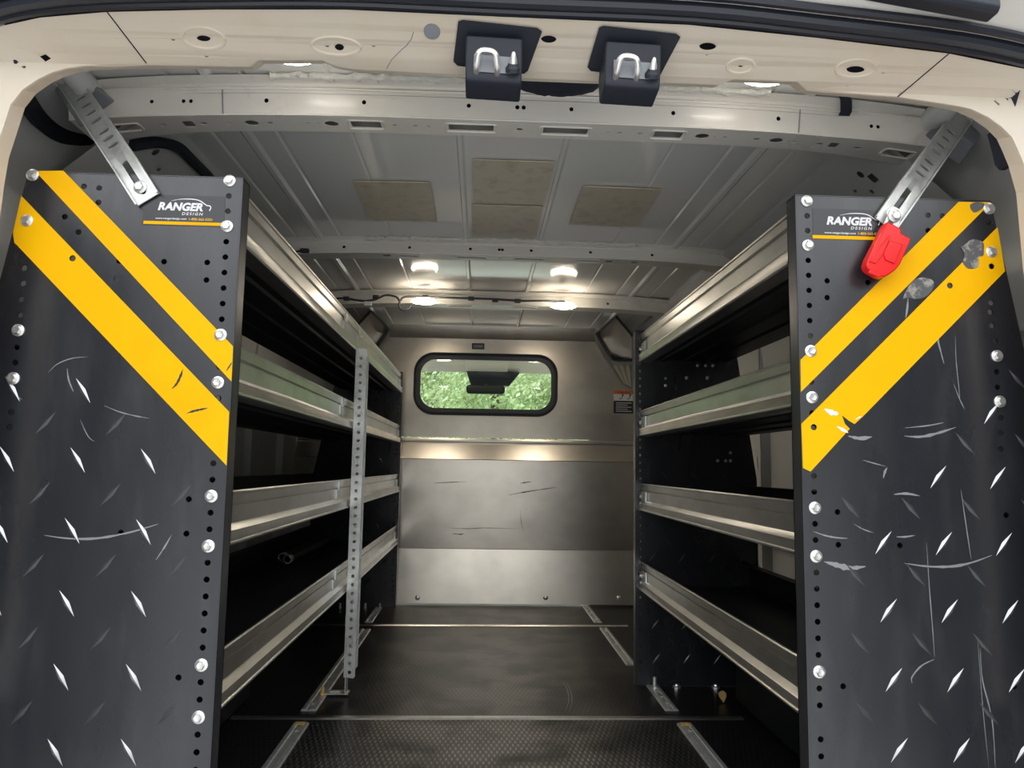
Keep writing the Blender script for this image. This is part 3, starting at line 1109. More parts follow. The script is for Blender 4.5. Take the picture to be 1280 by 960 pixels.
ls = list(tape(lpn, PY, [[(44, 214), (79.5, 213.5), (291.5, 433), (289.5, 477)], [(27, 245), (286.7, 515), (283.4, 582), (18, 303), (16.7, 290)]], holes=lholes))
# scuffs torn through the tape
fT = lambda u, v, w: (u, PY-.0009+w, v)
for pts, w in (((( 229, 461), (226, 470), (221, 480), (215, 486)), .0045), (((233, 517), (242, 514), (251, 512), (260, 510)), .004), (((283, 464), (287, 458), (290, 453)), .003)):
    sc_ = MB('black')
    swoosh(sc_, fT, PXZ(PY, pts), w, k='black', t=.0001)
    obj('tape_scuff', sc_, lpn)
bolts(lpn, lb+lbo, PY)
sx, sz = P(0, 0, y=PY), None
sticker(lpn, PY, P(179, 262, y=PY).x, P(281, 262, y=PY).x, P(230, 282.5, y=PY).z, P(230, 244.5, y=PY).z,
        lambda px, py: (P(px, py, y=PY).x, P(px, py, y=PY).z), 'black maker sticker, RANGER DESIGN in white over a yellow bar')
# rear end panel, left
LB = 3.80
mb, fnB = end_panel(LU, 1, LB, LX+.002, -.72, -.824, .62, False, panel_holes([(LX-.016, lz0-PIT*i) for i in range(44)]))
for jx in range(5):
    for jz in range(8):
        for off, ang, br in ((0, -1.0, True), (.5, .88, False)):
            if -.75+(jx+off)*.085 < LX-.035:
                tread(mb, fnB, -.75+(jx+off)*.085, .06+(jz+off)*.1085, ang, bright=False)
lpb = obj('end_panel', mb, LU, label='black far end panel standing before the bulkhead')
for x in (-.47, -.54, -.66):
    ft = MB('zinc')
    ft.lathe([(.009, 0), (.009, .005), (.006, .006), (.005, .024)], (x, LB-.02, .0), (0, 0, 1), 8)
    obj('foot_bolt', ft, lpb)
for (z0, H, lab) in ((1.046, .095, 'topmost tray'), (.797, .086, 'second tray from the top'), (.556, .087, 'third tray from the top'), (.304, .089, 'lowest tray')):
    sh = shelf(LU, 1, LX-.006, -.70 if z0 > .9 else -.822, PY+.038, LB-.002, z0, H, lab)
    # joining brackets where the lip halves meet behind the post, and at the far panel
    for yy in (2.235, 2.50):
        br = MB('galv')
        br.box(LX-.0105, LX-.0065, yy-.03, yy+.03, z0+.034, z0+.06)
        br.box(LX-.0085, LX-.0035, yy-.012, yy+.012, z0+.058, z0+.084)
        obj('joint_bracket', br, sh)
    br = MB('galv')
    br.box(LX-.0095, LX-.004, LB-.07, LB-.01, z0+.03, z0+.062)
    obj('joint_bracket', br, sh)
# perforated post
pm = MB('galv')
px0, px1, py0, py1 = LX+.007, LX+.0405, 2.352, 2.398
hz = [.075+PIT*i for i in range(39)]
for yy, za, zb in ((py0, .058, 1.045), (py1, .075, 1.03)):
    pm.add(flat([(px0, za+.004), (px0, zb), (px1-.004, zb), (px1, zb-.004), (px1, za+.006), (px1-.005, za)], [circ((px0+px1)/2, z, .0054, 10) for z in hz if za+.008 < z < zb-.008], .0025),
           lambda u, v, w: (u, yy+w, v))
pm.box(px0, px0+.0025, py0+.001, py1+.001, .06, 1.03)
post = obj('support_post', pm, LU, label='perforated galvanised steel post')
fb = MB('galv')
fb.box(px0-.062, px0+.012, 2.37, 2.41, .0062, .0092)
fb.box(px0+.002, px0+.005, 2.368, 2.408, .0062, .09)
fb.box(px0-.045, px0-.015, 2.386, 2.394, .0092, .0125)
obj('foot_bracket', fb, post)
fb = MB('leafdry')
fb.lathe([(.009, 0), (.009, .006), (.005, .008), (.005, .022), (.002, .024)], (px0-.062, 2.37, .006), (0, 0, 1), 8)
obj('foot_bolt', fb, post, label='brassy bolt holding the foot to the track')

# ---- right unit
rh = [(Rx0, rz0-PIT*i) for i in range(0, 44) if i not in bl]
rb = [(Rx0, rz0-PIT*i) for i in range(0, 44) if i in bl and i != 33]
rh += PXZ(PY, [(1034, 351), (1034, 372), (1085, 353), (1136, 356), (1187, 357), (1047, 640), (1048, 681), (1125, 682), (1258, 644), (1054, 858), (1268, 858), (1239, 367.5+11), (1238, 349+41), (1240, 407), (1244, 427), (1246, 465), (1247, 484), (1251, 522), (1251, 541), (1251, 561), (1160, 269), (1178, 270), (1160, 288), (1236, 278), (1239, 333), (1017, 534)])
rbo = PXZ(PY, [(1236, 261), (1239, 315), (1246, 445), (1249.5, 502)])
mb, fnR = end_panel(RU, -1, PY, RX-.003, .853, .920, .76, True, panel_holes(rh))
ax, az = P(1098, 595, y=PY).x, P(1098, 595, y=PY).z
for jx in range(-6, 8):
    for jz in range(-2, 8):
        for off, ang, br in ((0, .92, True), (.5, -.86, False)):
            u, v = ax+(jx-off+(1 if off else 0)*.02)*.0992+jz*.0045, az-(jz+off*.96)*.1060
            if not (RX+.045 < u < .905 and .03 < v < 1.05):
                continue
            if v > az-.02 and (u-P(1012, 590, y=PY).x)*1.0 < (v-P(1012, 590, y=PY).z)+.125:
                continue
            if jz < 0 and off == 0 and jx < 0:
                continue
            tread(mb, fnR, u, v, ang, bright=br)
for pts, w in (((( 1130, 704), (1160, 708), (1190, 708), (1215, 703), (1240, 694)), .005), (((1030, 702), (1045, 706), (1062, 710), (1082, 708)), .010), (((1117, 618), (1133, 617), (1150, 620)), .004),
               (((1016, 664), (1030, 669), (1045, 672), (1060, 673)), .003), (((1067, 655), (1080, 662), (1092, 666)), .0018), (((1158, 678), (1162, 740), (1166, 790), (1168, 822)), .0018),
               (((1168, 824), (1152, 832), (1140, 846), (1140, 854)), .0028), (((1201, 612), (1208, 660), (1214, 700)), .0022), (((1225, 810), (1228, 850), (1240, 900), (1244, 960)), .0026), (((1222, 800), (1228, 880), (1236, 960)), .0014),
               (((1180, 455), (1176, 440), (1172, 420), (1180, 410)), .004), (((1194, 420), (1195, 450), (1198, 480), (1200, 500)), .0018), (((1130, 545), (1150, 546), (1170, 542), (1195, 534)), .006), (((1130, 535), (1160, 532), (1180, 528)), .003),
               (((1060, 545), (1075, 548), (1090, 546)), .007), (((1078, 575), (1092, 579), (1107, 583)), .0022), (((1104, 598), (1106, 590), (1109, 584)), .004), (((1120, 671), (1132, 671), (1144, 669)), .003),
               (((1192, 480), (1200, 500), (1206, 512)), .0022), (((1135, 372), (1134, 385), (1132, 398)), .0045)):
    swoosh(mb, fnR, PXZ(PY, pts), w)
rpn = obj('end_panel', mb, RU, label='black diamond-tread end panel with torn yellow stripes facing the rear door')
rholes = panel_holes(PXZ(PY, [(1187, 357), (1017, 534), (1239, 333)]), .0052)
rs = list(tape(rpn, PY, [[(1198, 252.5), (1238, 253), (1228, 264), (1001, 490), (1000.5, 450)],
                         [(1246.5, 284), (1256, 339), (1078, 521), (1068, 530), (1061, 526), (1052, 519), (1056, 530), (1062, 536), (1013, 589.5), (1003.5, 585), (1001.5, 530)]], holes=rholes))
for pts, w in (((( 1030, 511), (1040, 516), (1048, 517)), .010), (((1046, 533), (1053, 537), (1060, 541)), .006), (((1068, 525), (1073, 522), (1077, 520)), .002)):
    tw = MB('white')
    swoosh(tw, fT, PXZ(PY, pts), w, k='white', t=.0001)
    obj('tape_tear', tw, rpn)
# residue where something was glued on
def blob(mb, fn, pts, t):
    pp = smooth([Vector((a, b_, 0)) for a, b_ in pts+pts[:1]], 3)[:-1]
    mb.add(flat([(p.x+.001*noise.noise((p.x*300, p.y*300, 0)), p.y) for p in pp], [], t), lambda u, v, w: fn(u, v, w-t))


rsd = MB('residue')
blob(rsd, fT, PXZ(PY, [(1200, 309), (1207, 305), (1213, 300), (1222, 300), (1229, 305), (1229, 319), (1223, 322), (1222, 334), (1210, 336), (1203, 328), (1205, 318)]), .0004)
obj('glue_residue', rsd, rpn)
rsd = MB('residue')
blob(rsd, lambda u, v, w: (u, PY+w-.0001, v), PXZ(PY, [(1129, 374), (1131, 366), (1140, 352), (1152, 347), (1165, 350), (1167, 358), (1160, 369), (1146, 374), (1136, 372)]), .0003)
obj('glue_residue', rsd, rpn)
rsd = MB('residue')
blob(rsd, fT, PXZ(PY, [(1212, 256), (1219, 253), (1230, 255), (1226, 262), (1218, 266), (1213, 262)]), .0003)
obj('glue_residue', rsd, rpn)
bolts(rpn, rb+rbo, PY)
sticker(rpn, PY, P(1016, 282, y=PY).x, P(1118, 282, y=PY).x, P(1065, 299, y=PY).z, P(1065, 262, y=PY).z,
        lambda px, py: (P(px+835.5, 282, y=PY).x, P(1065, py+(230-px)*.033+18.0, y=PY).z), 'black maker sticker half hidden by the red latch, RANGER DESIGN')
RB = 2.50
mb, fnB = end_panel(RU, -1, RB, RX-.012, .84, .912, .66, False, panel_holes([(RX+.003, rz0-PIT*i) for i in range(44)] + [(P(px, py, y=RB).x, P(px, py, y=RB).z) for px, py in ((858, 473), (884, 473), (832, 482), (832, 473))]))
for jx in range(5):
    for jz in range(6):
        for off, ang, br in ((0, .92, True), (.5, -.86, False)):
            if .575+(jx+off)*.0992-jz*.004 < .875:
                tread(mb, fnB, .575+(jx+off)*.0992-jz*.004, .085+(jz+off)*.106, ang, bright=br and jz < 3, L=.042, w=.006)
rpb = obj('end_panel', mb, RU, label='plain black rear end panel closing the unit toward the bulkhead')
for x, hgt in ((.565, .034), (.635, .012), (.76, .012)):
    ft = MB('zinc')
    ft.lathe([(.013, 0), (.013, .006), (.008, .008), (.007, hgt)], (x, RB-.02, .0), (0, 0, 1), 8)
    obj('foot_bolt', ft, rpb)
for px, py in ((872, 457), (882, 457), (891, 457), (884, 472), (858, 472), (832, 482), (897, 576), (907, 576), (913, 566), (913, 576)):
    q = P(px, py, y=RB)
    ft = MB('zinc')
    ft.lathe([(.0055, 0), (.005, .002), (.002, .003)], (q.x, RB, q.z), (0, -1, 0), 10)
    obj('rivet', ft, rpb)
for (z0, H, lab) in ((1.040, .097, 'topmost tray'), (.795, .086, 'second tray from the top'), (.554, .087, 'third tray from the top'), (.302, .087, 'lowest tray')):
    sh = shelf(RU, -1, RX+.006, .82 if z0 > .9 else .885, PY+.038, RB-.002, z0, H, lab)
    br = MB('galv')
    br.box(RX+.004, RX+.0095, RB-.075, RB-.012, z0+.03, z0+.062)
    obj('joint_bracket', br, sh)
    for dz in (.045, .022):
        br = MB('zinc')
        br.lathe([(.006, 0), (.006, .006), (.003, .007)], (RX+.003, RB-.022, z0+dz), (-1, 0, 0), 8)
        obj('bolt', br, sh)

# ------------------------------------------------------------------ braces from panel to roof rail


def brace(side, bot, knee, top, label, nslots):
    a, k_, b_ = Vector(bot), Vector(knee), Vector(top)
    e0 = (k_-a).normalized()
    uk = (k_-a).length
    e1 = (b_-k_).normalized()
    L = uk+(b_-k_).length
    wv = e0.cross(Vector((0, 1, 0))).normalized()
    n0 = Vector((0, 1, 0))
    n1 = wv.cross(e1).normalized()
    n1 = n1 if n1.y > 0 else -n1
    nv = -n1
    t = thing('roof_brace', label, 'brace', a, 'braces between panels and roof')
    pos = lambda u: a+e0*u if u <= uk else k_+e1*(u-uk)
    W = .0205
    fn = lambda u, v, w: pos(u) + wv*v + (n0 if u <= uk else n1)*w
    u0, u1 = -.018, L+.02
    hs = [slot(.028, 0, .070, .0105, 0, 5)]
    for k in range(nslots):
        hs.append(slot(.125+k*.0275 if k < 3 else .125+k*.034, 0, .021, .0115, PI/2+.0, 4))
    m_ = MB('galv')
    m_.add(flat([(u0, -W), (u1, -W), (u1, W), (u0, W)], hs, .0025, cuts=[uk]), fn)
    for sg in (1, -1):
        m_.prism([(W*sg, 0), (W*sg, -.007), (W*sg-sg*.0025, -.007), (W*sg-sg*.0025, 0)], lambda p, q: fn([u0, uk, u1][int(q)], p[0], p[1]), 0, 2, steps=2)
    obj('strut', m_, t)
    bb = bolt_mb(.0072, fn(.006, 0, -.0005), (0, -1, 0))
    obj('bolt', bb, t)
    bb = bolt_mb(.0072, fn(L-.008, 0, -.0005), nv)
    obj('bolt', bb, t)
    # dark folded gusset that carries the upper end
    return t, fn, L, nv


qb = P(178, 238, y=PY-.006)
qt = P(84, 98, y=1.40)
tl, fnl, LL, nvl = brace(1, qb, P(157, 205, y=PY-.006), qt, 'slotted steel brace bolted over the left yellow-striped panel', 7)
g = MB('recess')
g.prism([(-.035, .004), (.030, .004), (.036, .05), (-.05, .06)], lambda p, q: fnl(LL-.085+q, p[0], p[1]), 0, .12)
obj('gusset', g, tl, bevel=.003, label='grey gusset plate behind the upper end')
qb2 = P(1113, 270, y=PY-.006)
qt2 = P(1207, 140, y=1.40)
tr_, fnr, LR, nvr = brace(-1, qb2, P(1137, 236, y=PY-.006), qt2, 'slotted steel brace running up from the right panel above the red latch', 7)
g = MB('recess')
g.prism([(-.026, .004), (.050, .004), (.062, .05), (-.03, .05)], lambda p, q: fnr(LR-.09+q, -p[0], p[1]), 0, .12)
obj('gusset', g, tr_, bevel=.003, label='grey gusset plate behind the upper end')

# red latch under the right brace
la = thing('plastic_latch', 'glossy red plastic latch hanging from the right brace bolt', 'latch', P(1104, 318, y=PY-.022))
yq = PY-.016
fnq = lambda u, v, w: (u, yq+w, v)
tab = [(1114.5, 257), (1129.5, 265), (1119, 291), (1103, 282)]
q = [P(a, b_, y=yq) for a, b_ in tab]
m_ = MB('galv')
cx, cz_ = P(1111, 278, y=yq).x, P(1111, 278, y=yq).z
m_.add(flat([(p.x, p.z) for p in q], [circ(P(1112.5, 279, y=yq).x, P(1112.5, 279, y=yq).z, .005, 12)], .0022), lambda u, v, w: (u, yq-.0022+w, v))
obj('metal_tab', m_, la, bevel=.0004, label='bare metal tab')
q_ = P(1118, 270, y=yq-.003)
obj('bolt', bolt_mb(.0075, q_, (0, -1, 0)), la)
body = [(1102, 281), (1109, 284), (1119.5, 290), (1119, 295), (1131.5, 302), (1130.5, 306), (1118, 334), (1112, 341), (1103, 347.5), (1098, 349.5), (1091, 348), (1081, 342), (1077, 338), (1076.5, 333), (1079, 325)]
bz = [P(a, b_, y=yq) for a, b_ in body]
m_ = MB('red')
m_.add(flat([(p.x, p.z) for p in bz], [], .020), lambda u, v, w: (u, yq-.018+w, v))
rbod = obj('body', m_, la, bevel=.0035)
for pts, nm in (([(1109, 297), (1113, 294), (1101, 322), (1094, 330), (1086, 327), (1090, 321)], 'raised_rib'), ([(1111, 301), (1128, 306), (1118, 330), (1106, 325), (1104, 318)], 'thumb_pad'), ([(1089, 336), (1104, 344), (1099, 347), (1084, 341)], 'end_pad')):
    bz = [P(a, b_, y=yq-.018) for a, b_ in pts]
    m_ = MB('red')
    m_.add(flat([(p.x, p.z) for p in bz], [], .004), lambda u, v, w: (u, yq-.0205+w, v))
    obj(nm, m_, la, bevel=.0012)

# ------------------------------------------------------------------ bulkhead
BY = 3.90
BK = thing('bulkhead_partition', 'bare metal bulkhead with a rounded window at the far end of the van', 'bulkhead', (.13, BY, 0))


def zb_(py):
    return P(640, py, y=BY).z


# upper sheet with window opening and cut corners
W0 = PXZ(BY, [(517, 442), (697, 442), (697, 520), (517, 520)])
wx0, wx1 = (W0[0][0]+W0[3][0])/2, (W0[1][0]+W0[2][0])/2
wz0, wz1 = (W0[2][1]+W0[3][1])/2, (W0[0][1]+W0[1][1])/2
ztop = zb_(425)
zs1 = zb_(548)
rc = PXZ(BY, [(747, 425), (751, 432), (768, 459), (783, 481), (800, 497)])
lc = [(2*XC-x-.02, z) for x, z in rc]
ol = [(XL, zs1), (XR, zs1), (XR, rc[-1][1])] + rc[::-1] + [(rc[0][0]-.01, ztop), (lc[0][0]+.01, ztop)] + lc + [(XL, lc[-1][1])]
u_ = MB('brushed')
u_.add(flat(ol, [rrect(wx0+.02, wx1-.02, wz0+.02, wz1-.02, .085, 8)], .003), lambda u, v, w: (u, BY+w, v))
# folded top flange leaning forward
fz = zb_(408)
u_.prism([(0, 0), (.006, .012), (.008, fz-ztop), (.0095, fz-ztop), (.0075, .012), (.0015, 0)], lambda p, q: (q, BY+p[0]-.001, ztop+p[1]), lc[0][0]+.01, rc[0][0]-.01)
obj('upper_sheet', u_, BK)
lo = MB('brushed')
zA, zB, zC, zD = zb_(556), zb_(575), zb_(687), .012
lo.prism([(.004, zs1-.004), (-.006, zs1-.004), (-.008, zs1-.012), (-.008, zs1-.022), (-.002, zs1-.026), (-.002, zA), (-.030, zB), (-.024, zB-.003), (-.002, zC+.002), (-.004, zC), (-.036, zD), (.004, zD)],
         lambda p, q: (q, BY+p[0], p[1]), XL, XR)
los = obj('lower_sheet', lo, BK, sharp=4, label='scuffed lower sheet with two lighter folded bands')
for px in (522, 682, 773):
    sb = MB('zinc')
    p = P(px, 747, y=BY-.03)
    sb.lathe([(.012, 0), (.011, .004), (.005, .007)], (p.x, BY-.0345, p.z), (0, -1, 0), 12)
    obj('screw', sb, los)
fK = lambda u, v, w: (u, BY-.0028-.022*(v-zC)/(zB-zC)+w, v)
for pts, w in (((( 635, 619), (650, 616), (675, 612), (696, 609)), .009), (((541, 604), (560, 603), (583, 602)), .006), (((650, 604), (657, 603), (664, 602)), .010), (((560, 660), (585, 661), (605, 660), (650, 661)), .005), (((565, 667), (575, 668), (580, 667)), .008), (((650, 637), (652, 655), (655, 665)), .004)):
    sk = MB('residue')
    swoosh(sk, fK, PXZ(BY-.009, pts), w*.7, k='residue', t=.0003)
    obj('scuff_mark', sk, los)
# rubber window gasket and pane
gk = MB('rubber')
out_l = rrect(wx0, wx1, wz0, wz1, .105, 10)
in_l = rrect(wx0+.035, wx1-.034, wz0+.036, wz1-.036, .078, 10)
gk.add(flat(out_l, [in_l], .016), lambda u, v, w: (u, BY-.012+w, v))
gk.tube([(u, BY-.011, v) for u, v in rrect(wx0+.010, wx1-.010, wz0+.010, wz1-.010, .096, 10)]+[(rrect(wx0+.010, wx1-.010, wz0+.010, wz1-.010, .096, 10)[0][0], BY-.011, rrect(wx0+.010, wx1-.010, wz0+.010, wz1-.010, .096, 10)[0][1])], .006, 8, cap=False)
gko = obj('window_gasket', gk, BK, bevel=.003)
pn = MB('glass')
pn.add(flat(rrect(wx0+.026, wx1-.026, wz0+.026, wz1-.026, .088, 10), [], .003), lambda u, v, w: (u, BY-.002+w, v))
obj('window_pane', pn, BK)
# small inset catch above the window
q0, q1 = P(590, 429, y=BY), P(605.5, 437, y=BY)
kt = MB('rubber', 'recess')
kt.add(flat(rrect(q0.x, q1.x, q1.z, q0.z, .003, 2), [rrect(q0.x+.008, q1.x-.008, q1.z+.008, q0.z-.008, .002, 2)], .006), lambda u, v, w: (u, BY-.006+w, v))
kt.use('recess')
kt.box(q0.x+.006, q1.x-.006, BY-.0035, BY-.001, q1.z+.006, q0.z-.006)
obj('inset_catch', kt, BK)
# warning label
q0, q1 = P(767, 488, y=BY), P(790, 517, y=BY)
x0, x1, z1, z0 = q0.x, q0.x+.105, q0.z, q1.z
wl = MB('decal')
H = z1-z0
fw = lambda u, v, w: (u, BY-.0012+w, v)
wl.box(x0, x1, BY-.0010, BY-.0001, z0, z0+H*.55)
wl.use('white').box(x0, x1, BY-.0010, BY-.0001, z0+H*.55, z0+H*.84)
wl.use('orange').box(x0, x1, BY-.0010, BY-.0001, z0+H*.84, z1)
wl.use('white')
for k in range(5):
    wl.box(x0+.012, x1-.012-(.02 if k % 2 else 0), BY-.0013, BY-.0010, z0+H*(.08+.09*k), z0+H*(.11+.09*k))
wl.use('decal')
put_text(wl, 'WARNING', x0+.018, x0+.085, z1-H*.13, z1-H*.04, fw)
# seat belt pictograms
for k in range(2):
    cx = x0+.042+k*.04
    wl.tube([(cx-.012, BY-.0014, z0+H*.62), (cx, BY-.0014, z0+H*.66), (cx+.004, BY-.0014, z0+H*.78)], .0022, 6)
    wl.lathe([(.005, 0), (.005, .0008)], (cx+.005, BY-.001, z0+H*.80), (0, -1, 0), 10)
obj('warning_label', wl, label='orange, white and black warning label on the bulkhead beside the right shelves', category='label')

# body gussets between bulkhead corners and last beam
for s, lab in ((-1, 'right'), (1, 'left')):
    def mx_(x):
        return x if s < 0 else 2*XC-.02-x
    g = MB('gusset')
    prof = [P(a, b_, y=yy) for a, b_, yy in ((746, 417, 3.86), (770, 396, 3.55), (790, 420, 3.50), (790, 440, 3.55), (789, 450, 3.7), (769, 450, 3.84), (762, 444, 3.85), (750, 425, 3.86))]
    ctr = P(772, 425, y=3.66)
    prof = [Vector((mx_(p.x), p.y, p.z)) for p in prof]
    ctr = Vector((mx_(ctr.x), ctr.y-.03, ctr.z))
    n = len(prof)
    g.mesh([ctr]+prof+[p+Vector((0, .02, .003)) for p in prof], [(0, i+1, (i+1) % n+1) for i in range(n)] + [(i+1, (i+1) % n+1, n+(i+1) % n+1, n+i+1) for i in range(n)])
    go = struct('trim_%d' % (4 if s < 0 else 5), g, sharp=60)
    e_ = MB('rubber')
    e_.tube(smooth([p+Vector((0, -.003, 0)) for p in (prof[0], prof[7], prof[6], prof[5], prof[4])], 4), .008, 8)
    e_.tube([prof[1]+Vector((0, -.003, 0)), prof[2]+Vector((0, -.003, 0))], .007, 8)
    e_.tube([prof[0], prof[1]], .006, 8)
    obj('edge_seal', e_, go)
# pale pleated film below the right gusset
fl_ = MB('film')
a = [P(x, y_, y=3.885) for x, y_ in ((766, 457), (790, 456))]
b_ = [P(x, y_, y=3.885) for x, y_ in ((780, 480), (790, 484))]
N = 7
V = []
for i in range(N):
    k = i/(N-1)
    d = Vector((0, -.012 if i % 2 else 0, 0))
    V += [a[0].lerp(a[1], k)+d, b_[0].lerp(b_[1], k)+d]
fl_.mesh(V, [(2*i, 2*i+1, 2*i+3, 2*i+2) for i in range(N-1)])
obj('film_scrap', fl_, label='pale pleated film poking out above the warning label', category='film')

# dark foam strips on the side walls behind the braces
for s, pts, r, lab in ((1, [(28, 118, 1.30), (50, 150, 1.42), (75, 168, 1.5), (110, 172, 1.58)], .017, 'black foam strip on the left wall behind the left brace'),
                       (1, [(165, 182, 1.55), (195, 178, 1.62), (222, 184, 1.75), (240, 200, 1.9), (262, 222, 2.05)], .012, 'curved black foam edging on the left wall above the striped panel'),
                       ):
    f_ = MB('navyfoam')
    pp = []
    for a, b_, yy in pts:
        p = P(a, b_, y=1)-CAM
        if yy > 1.52 and s > 0 and r < .015:   # lies on the sloping cant panel
            yy = 1.275/(p.z-.872*p.x)-.015
        pp.append(CAM+p*yy)
    f_.tube(smooth(pp, 5), r, 8)
    obj('foam_strip', f_, label=lab, category='foam strip')
f_ = MB('navyfoam')  # black wedge painting in the darkness of the pillar opening
f_.add(flat(PXZ(1.155, [(1249, 158), (1257, 164), (1268, 177), (1277, 192), (1279, 199), (1272, 204), (1265, 204), (1259, 197), (1255, 180)]), [], .03), lambda u, v, w: (u, 1.155+w, v))
obj('foam_strip', f_, label='small black foam wedge at the right door pillar beside the right brace', category='foam strip')
# sloping cant panels between roof and side walls, with punched holes
for s in (1, -1):
    X = XL if s > 0 else XR
    xi = XC-s*.722
    xo = X+s*.05
    r = MB('wallpaint')
    L = .25
    hs = [circ(1.60+.17*i, .055, .009, 10) for i in range(14)] + [circ(1.66+.17*i, .075, .005, 8) for i in range(14)] + [circ(1.62+.34*i, .095, .006, 8) for i in range(7)]
    if s < 0:
        hs.append([(1.570, .065), (1.590, .065), (1.590, .085), (1.570, .085)])
    fnC = lambda u, v, w: (xi+(xo-xi)*v/L+s*.7*w, u, 1.388-.19*v/L+w*.7)
    r.add(flat([(1.46, -.0), (3.9, .0), (3.9, L), (1.46, L)], hs, .0015), fnC)
    r.prism([(0, 0), (-s*.010, -.004), (-s*.014, .002), (-s*.010, .04), (0, .04)][::1], lambda p, t: (xi-p[0]*-1, t, 1.388+p[1]), 1.46, 3.9)
    struct('trim_%d' % (6 if s > 0 else 7), r)
    r2 = MB('wallpaint')
    r2.tube([(X+s*.20, 1.15, 1.385), (X+s*.185, 1.40, 1.372)], .024, 12)
    struct('trim_%d' % (8 if s > 0 else 9), r2)
# open rear doors, swung out beside the opening
for s, nm in ((1, 'door_1'), (-1, 'door_2')):
    X = XL-.05 if s > 0 else XR+.05
    d_ = MB('doorcard')
    d_.box(X-.03, X+.03, .14, 1.0, -.12, .62)
    d_.box(X-.03, X+.03, .14, .24, .62, 1.28)
    d_.box(X-.03, X+.03, .90, 1.0, .62, 1.28)
    d_.box(X-.03, X+.03, .14, 1.0, 1.2, 1.28)
    d_.box(X-.012, X+.012, .22, .92, .60, 1.22)
    struct(nm, d_)

# ------------------------------------------------------------------ loose things
for dx, dy, lab in ((0.005, 0, 'pale-ended dark tube lying along the back of the lowest left tray'), (-.029, .06, 'second dark tube behind the pale-ended one on the lowest left tray')):
    q = P(358, 697, z=.34)
    t = thing('rolled_tube', lab, 'tube', (q.x+dx, q.y+dy, .345), 'tubes on the lowest left tray')
    b_ = MB('tube')
    e = Vector((0, 1, 0))
    o_ = Vector((q.x+dx, q.y+dy, .334))
    b_.tube([o_, o_+e*.7], .0155, 16)
    obj('barrel', b_, t)
    b_ = MB('tubeend')
    b_.lathe([(.0165, -.03), (.0165, .004), (.013, .006), (.012, -.004)], o_-e*.004, -e, 16)
    obj('end_cap', b_, t, label='pale end cap')
q = P(903.5, 871, y=2.28)
q = P(903.5, 873, z=.012)
lf = MB('leafdry')
prof = [(0, -.022), (.006, -.014), (.014, -.002), (.015, .010), (.007, .019), (0, .020), (-.008, .018), (-.015, .009), (-.013, -.003), (-.005, -.014)]
lf.add(flat(prof, [], .0012), lambda u, v, w: (q.x+u*.8, q.y+w+v*.3+(u*u)*8, .0175+v*.75))
obj('dead_leaf', lf, label='small yellow dead leaf on the floor beside the right wheel arch', category='leaf')

# ------------------------------------------------------------------ cab beyond the window
cb = MB('headliner')
cb.mesh([(-.85, 3.98, 1.40), (.97, 3.98, 1.40), (.97, 4.9, 1.36), (-.85, 4.9, 1.36), (.97, 5.02, 1.305), (-.85, 5.02, 1.305)], [(0, 1, 2, 3), (3, 2, 4, 5)])
cb.mesh([(-.85, 3.98, 1.46), (.97, 3.98, 1.46), (.97, 5.06, 1.32), (-.85, 5.06, 1.32)], [(0, 1, 2, 3)])
struct('ceiling_cab', cb)
cw = MB('headliner')
for x in (-.87, .97):
    cw.box(x, x+.02, 3.98, 5.9, -.3, .78)
    cw.box(x, x+.02, 3.98, 4.15, .78, 1.42)
    cw.tube([(x+.01, 5.02, 1.32), (x+.01, 5.75, .78)], .04, 8)
cw.box(-.87, .99, 3.98, 5.9, -.32, -.3)
cw.box(-.87, .99, 5.4, 5.9, -.3, .72)
struct('wall_cab', cw)
ws = MB('glass')
ws.mesh([(-.83, 5.03, 1.315), (.95, 5.03, 1.315), (.95, 5.76, .74), (-.83, 5.76, .74)], [(0, 1, 2, 3)])
struct('window_1', ws)
cs = MB('headliner', 'plastic')
q0, q1 = P(586, 448, y=4.75), P(632, 462, y=4.75)
cs.prism([(0, 1.37), (0, 1.345), (.18, 1.325), (.26, 1.305), (.26, 1.36)], lambda p, t: (t, 4.72+p[0], p[1]), q0.x-.02, q1.x+.02)
cs.use('plastic')
q0, q1 = P(583, 464, y=4.98), P(650, 482, y=4.98)
cs.mesh([(q0.x, 4.97, q0.z), (q1.x, 4.97, q0.z), (q1.x-.07, 5.0, q1.z), (q0.x+.03, 5.0, q1.z), (q0.x, 5.05, q0.z), (q1.x, 5.05, q0.z), (q1.x-.07, 5.06, q1.z), (q0.x+.03, 5.06, q1.z)],
        [(0, 1, 2, 3), (4, 5, 6, 7), (0, 1, 5, 4), (3, 2, 6, 7), (0, 4, 7, 3), (1, 2, 6, 5)])
obj('overhead_console', cs, bevel=.006, label='dark sensor cover below the overhead console at the windscreen top', category='console')
q0, q1 = P(583, 481, y=4.92), P(631, 493, y=4.92)
mt = thing('rear_view_mirror', 'dark rear view mirror seen through the bulkhead window', 'mirror', ((q0.x+q1.x)/2, 4.96, q1.z))
mm = MB('plastic')
mm.add(flat(rrect(q0.x, q1.x, q1.z, q0.z, .022, 5), [], .03), lambda u, v, w: (u, 4.905+w, v))
obj('mirror_shell', mm, mt, bevel=.006)
mm = MB('mirror')
mm.add(flat(rrect(q0.x+.008, q1.x-.008, q1.z+.007, q0.z-.007, .016, 5), [], .001), lambda u, v, w: (u, 4.903+w, v))
obj('mirror_face', mm, mt)
mm = MB('plastic')
mm.tube([((q0.x+q1.x)/2, 4.93, q0.z-.01), ((q0.x+q1.x)/2, 4.955, q0.z+.004)], .012, 8)
obj('mirror_stalk', mm, mt)
vs_ = MB('white')
q0, q1 = P(535, 458, y=4.93), P(557, 464, y=4.93)
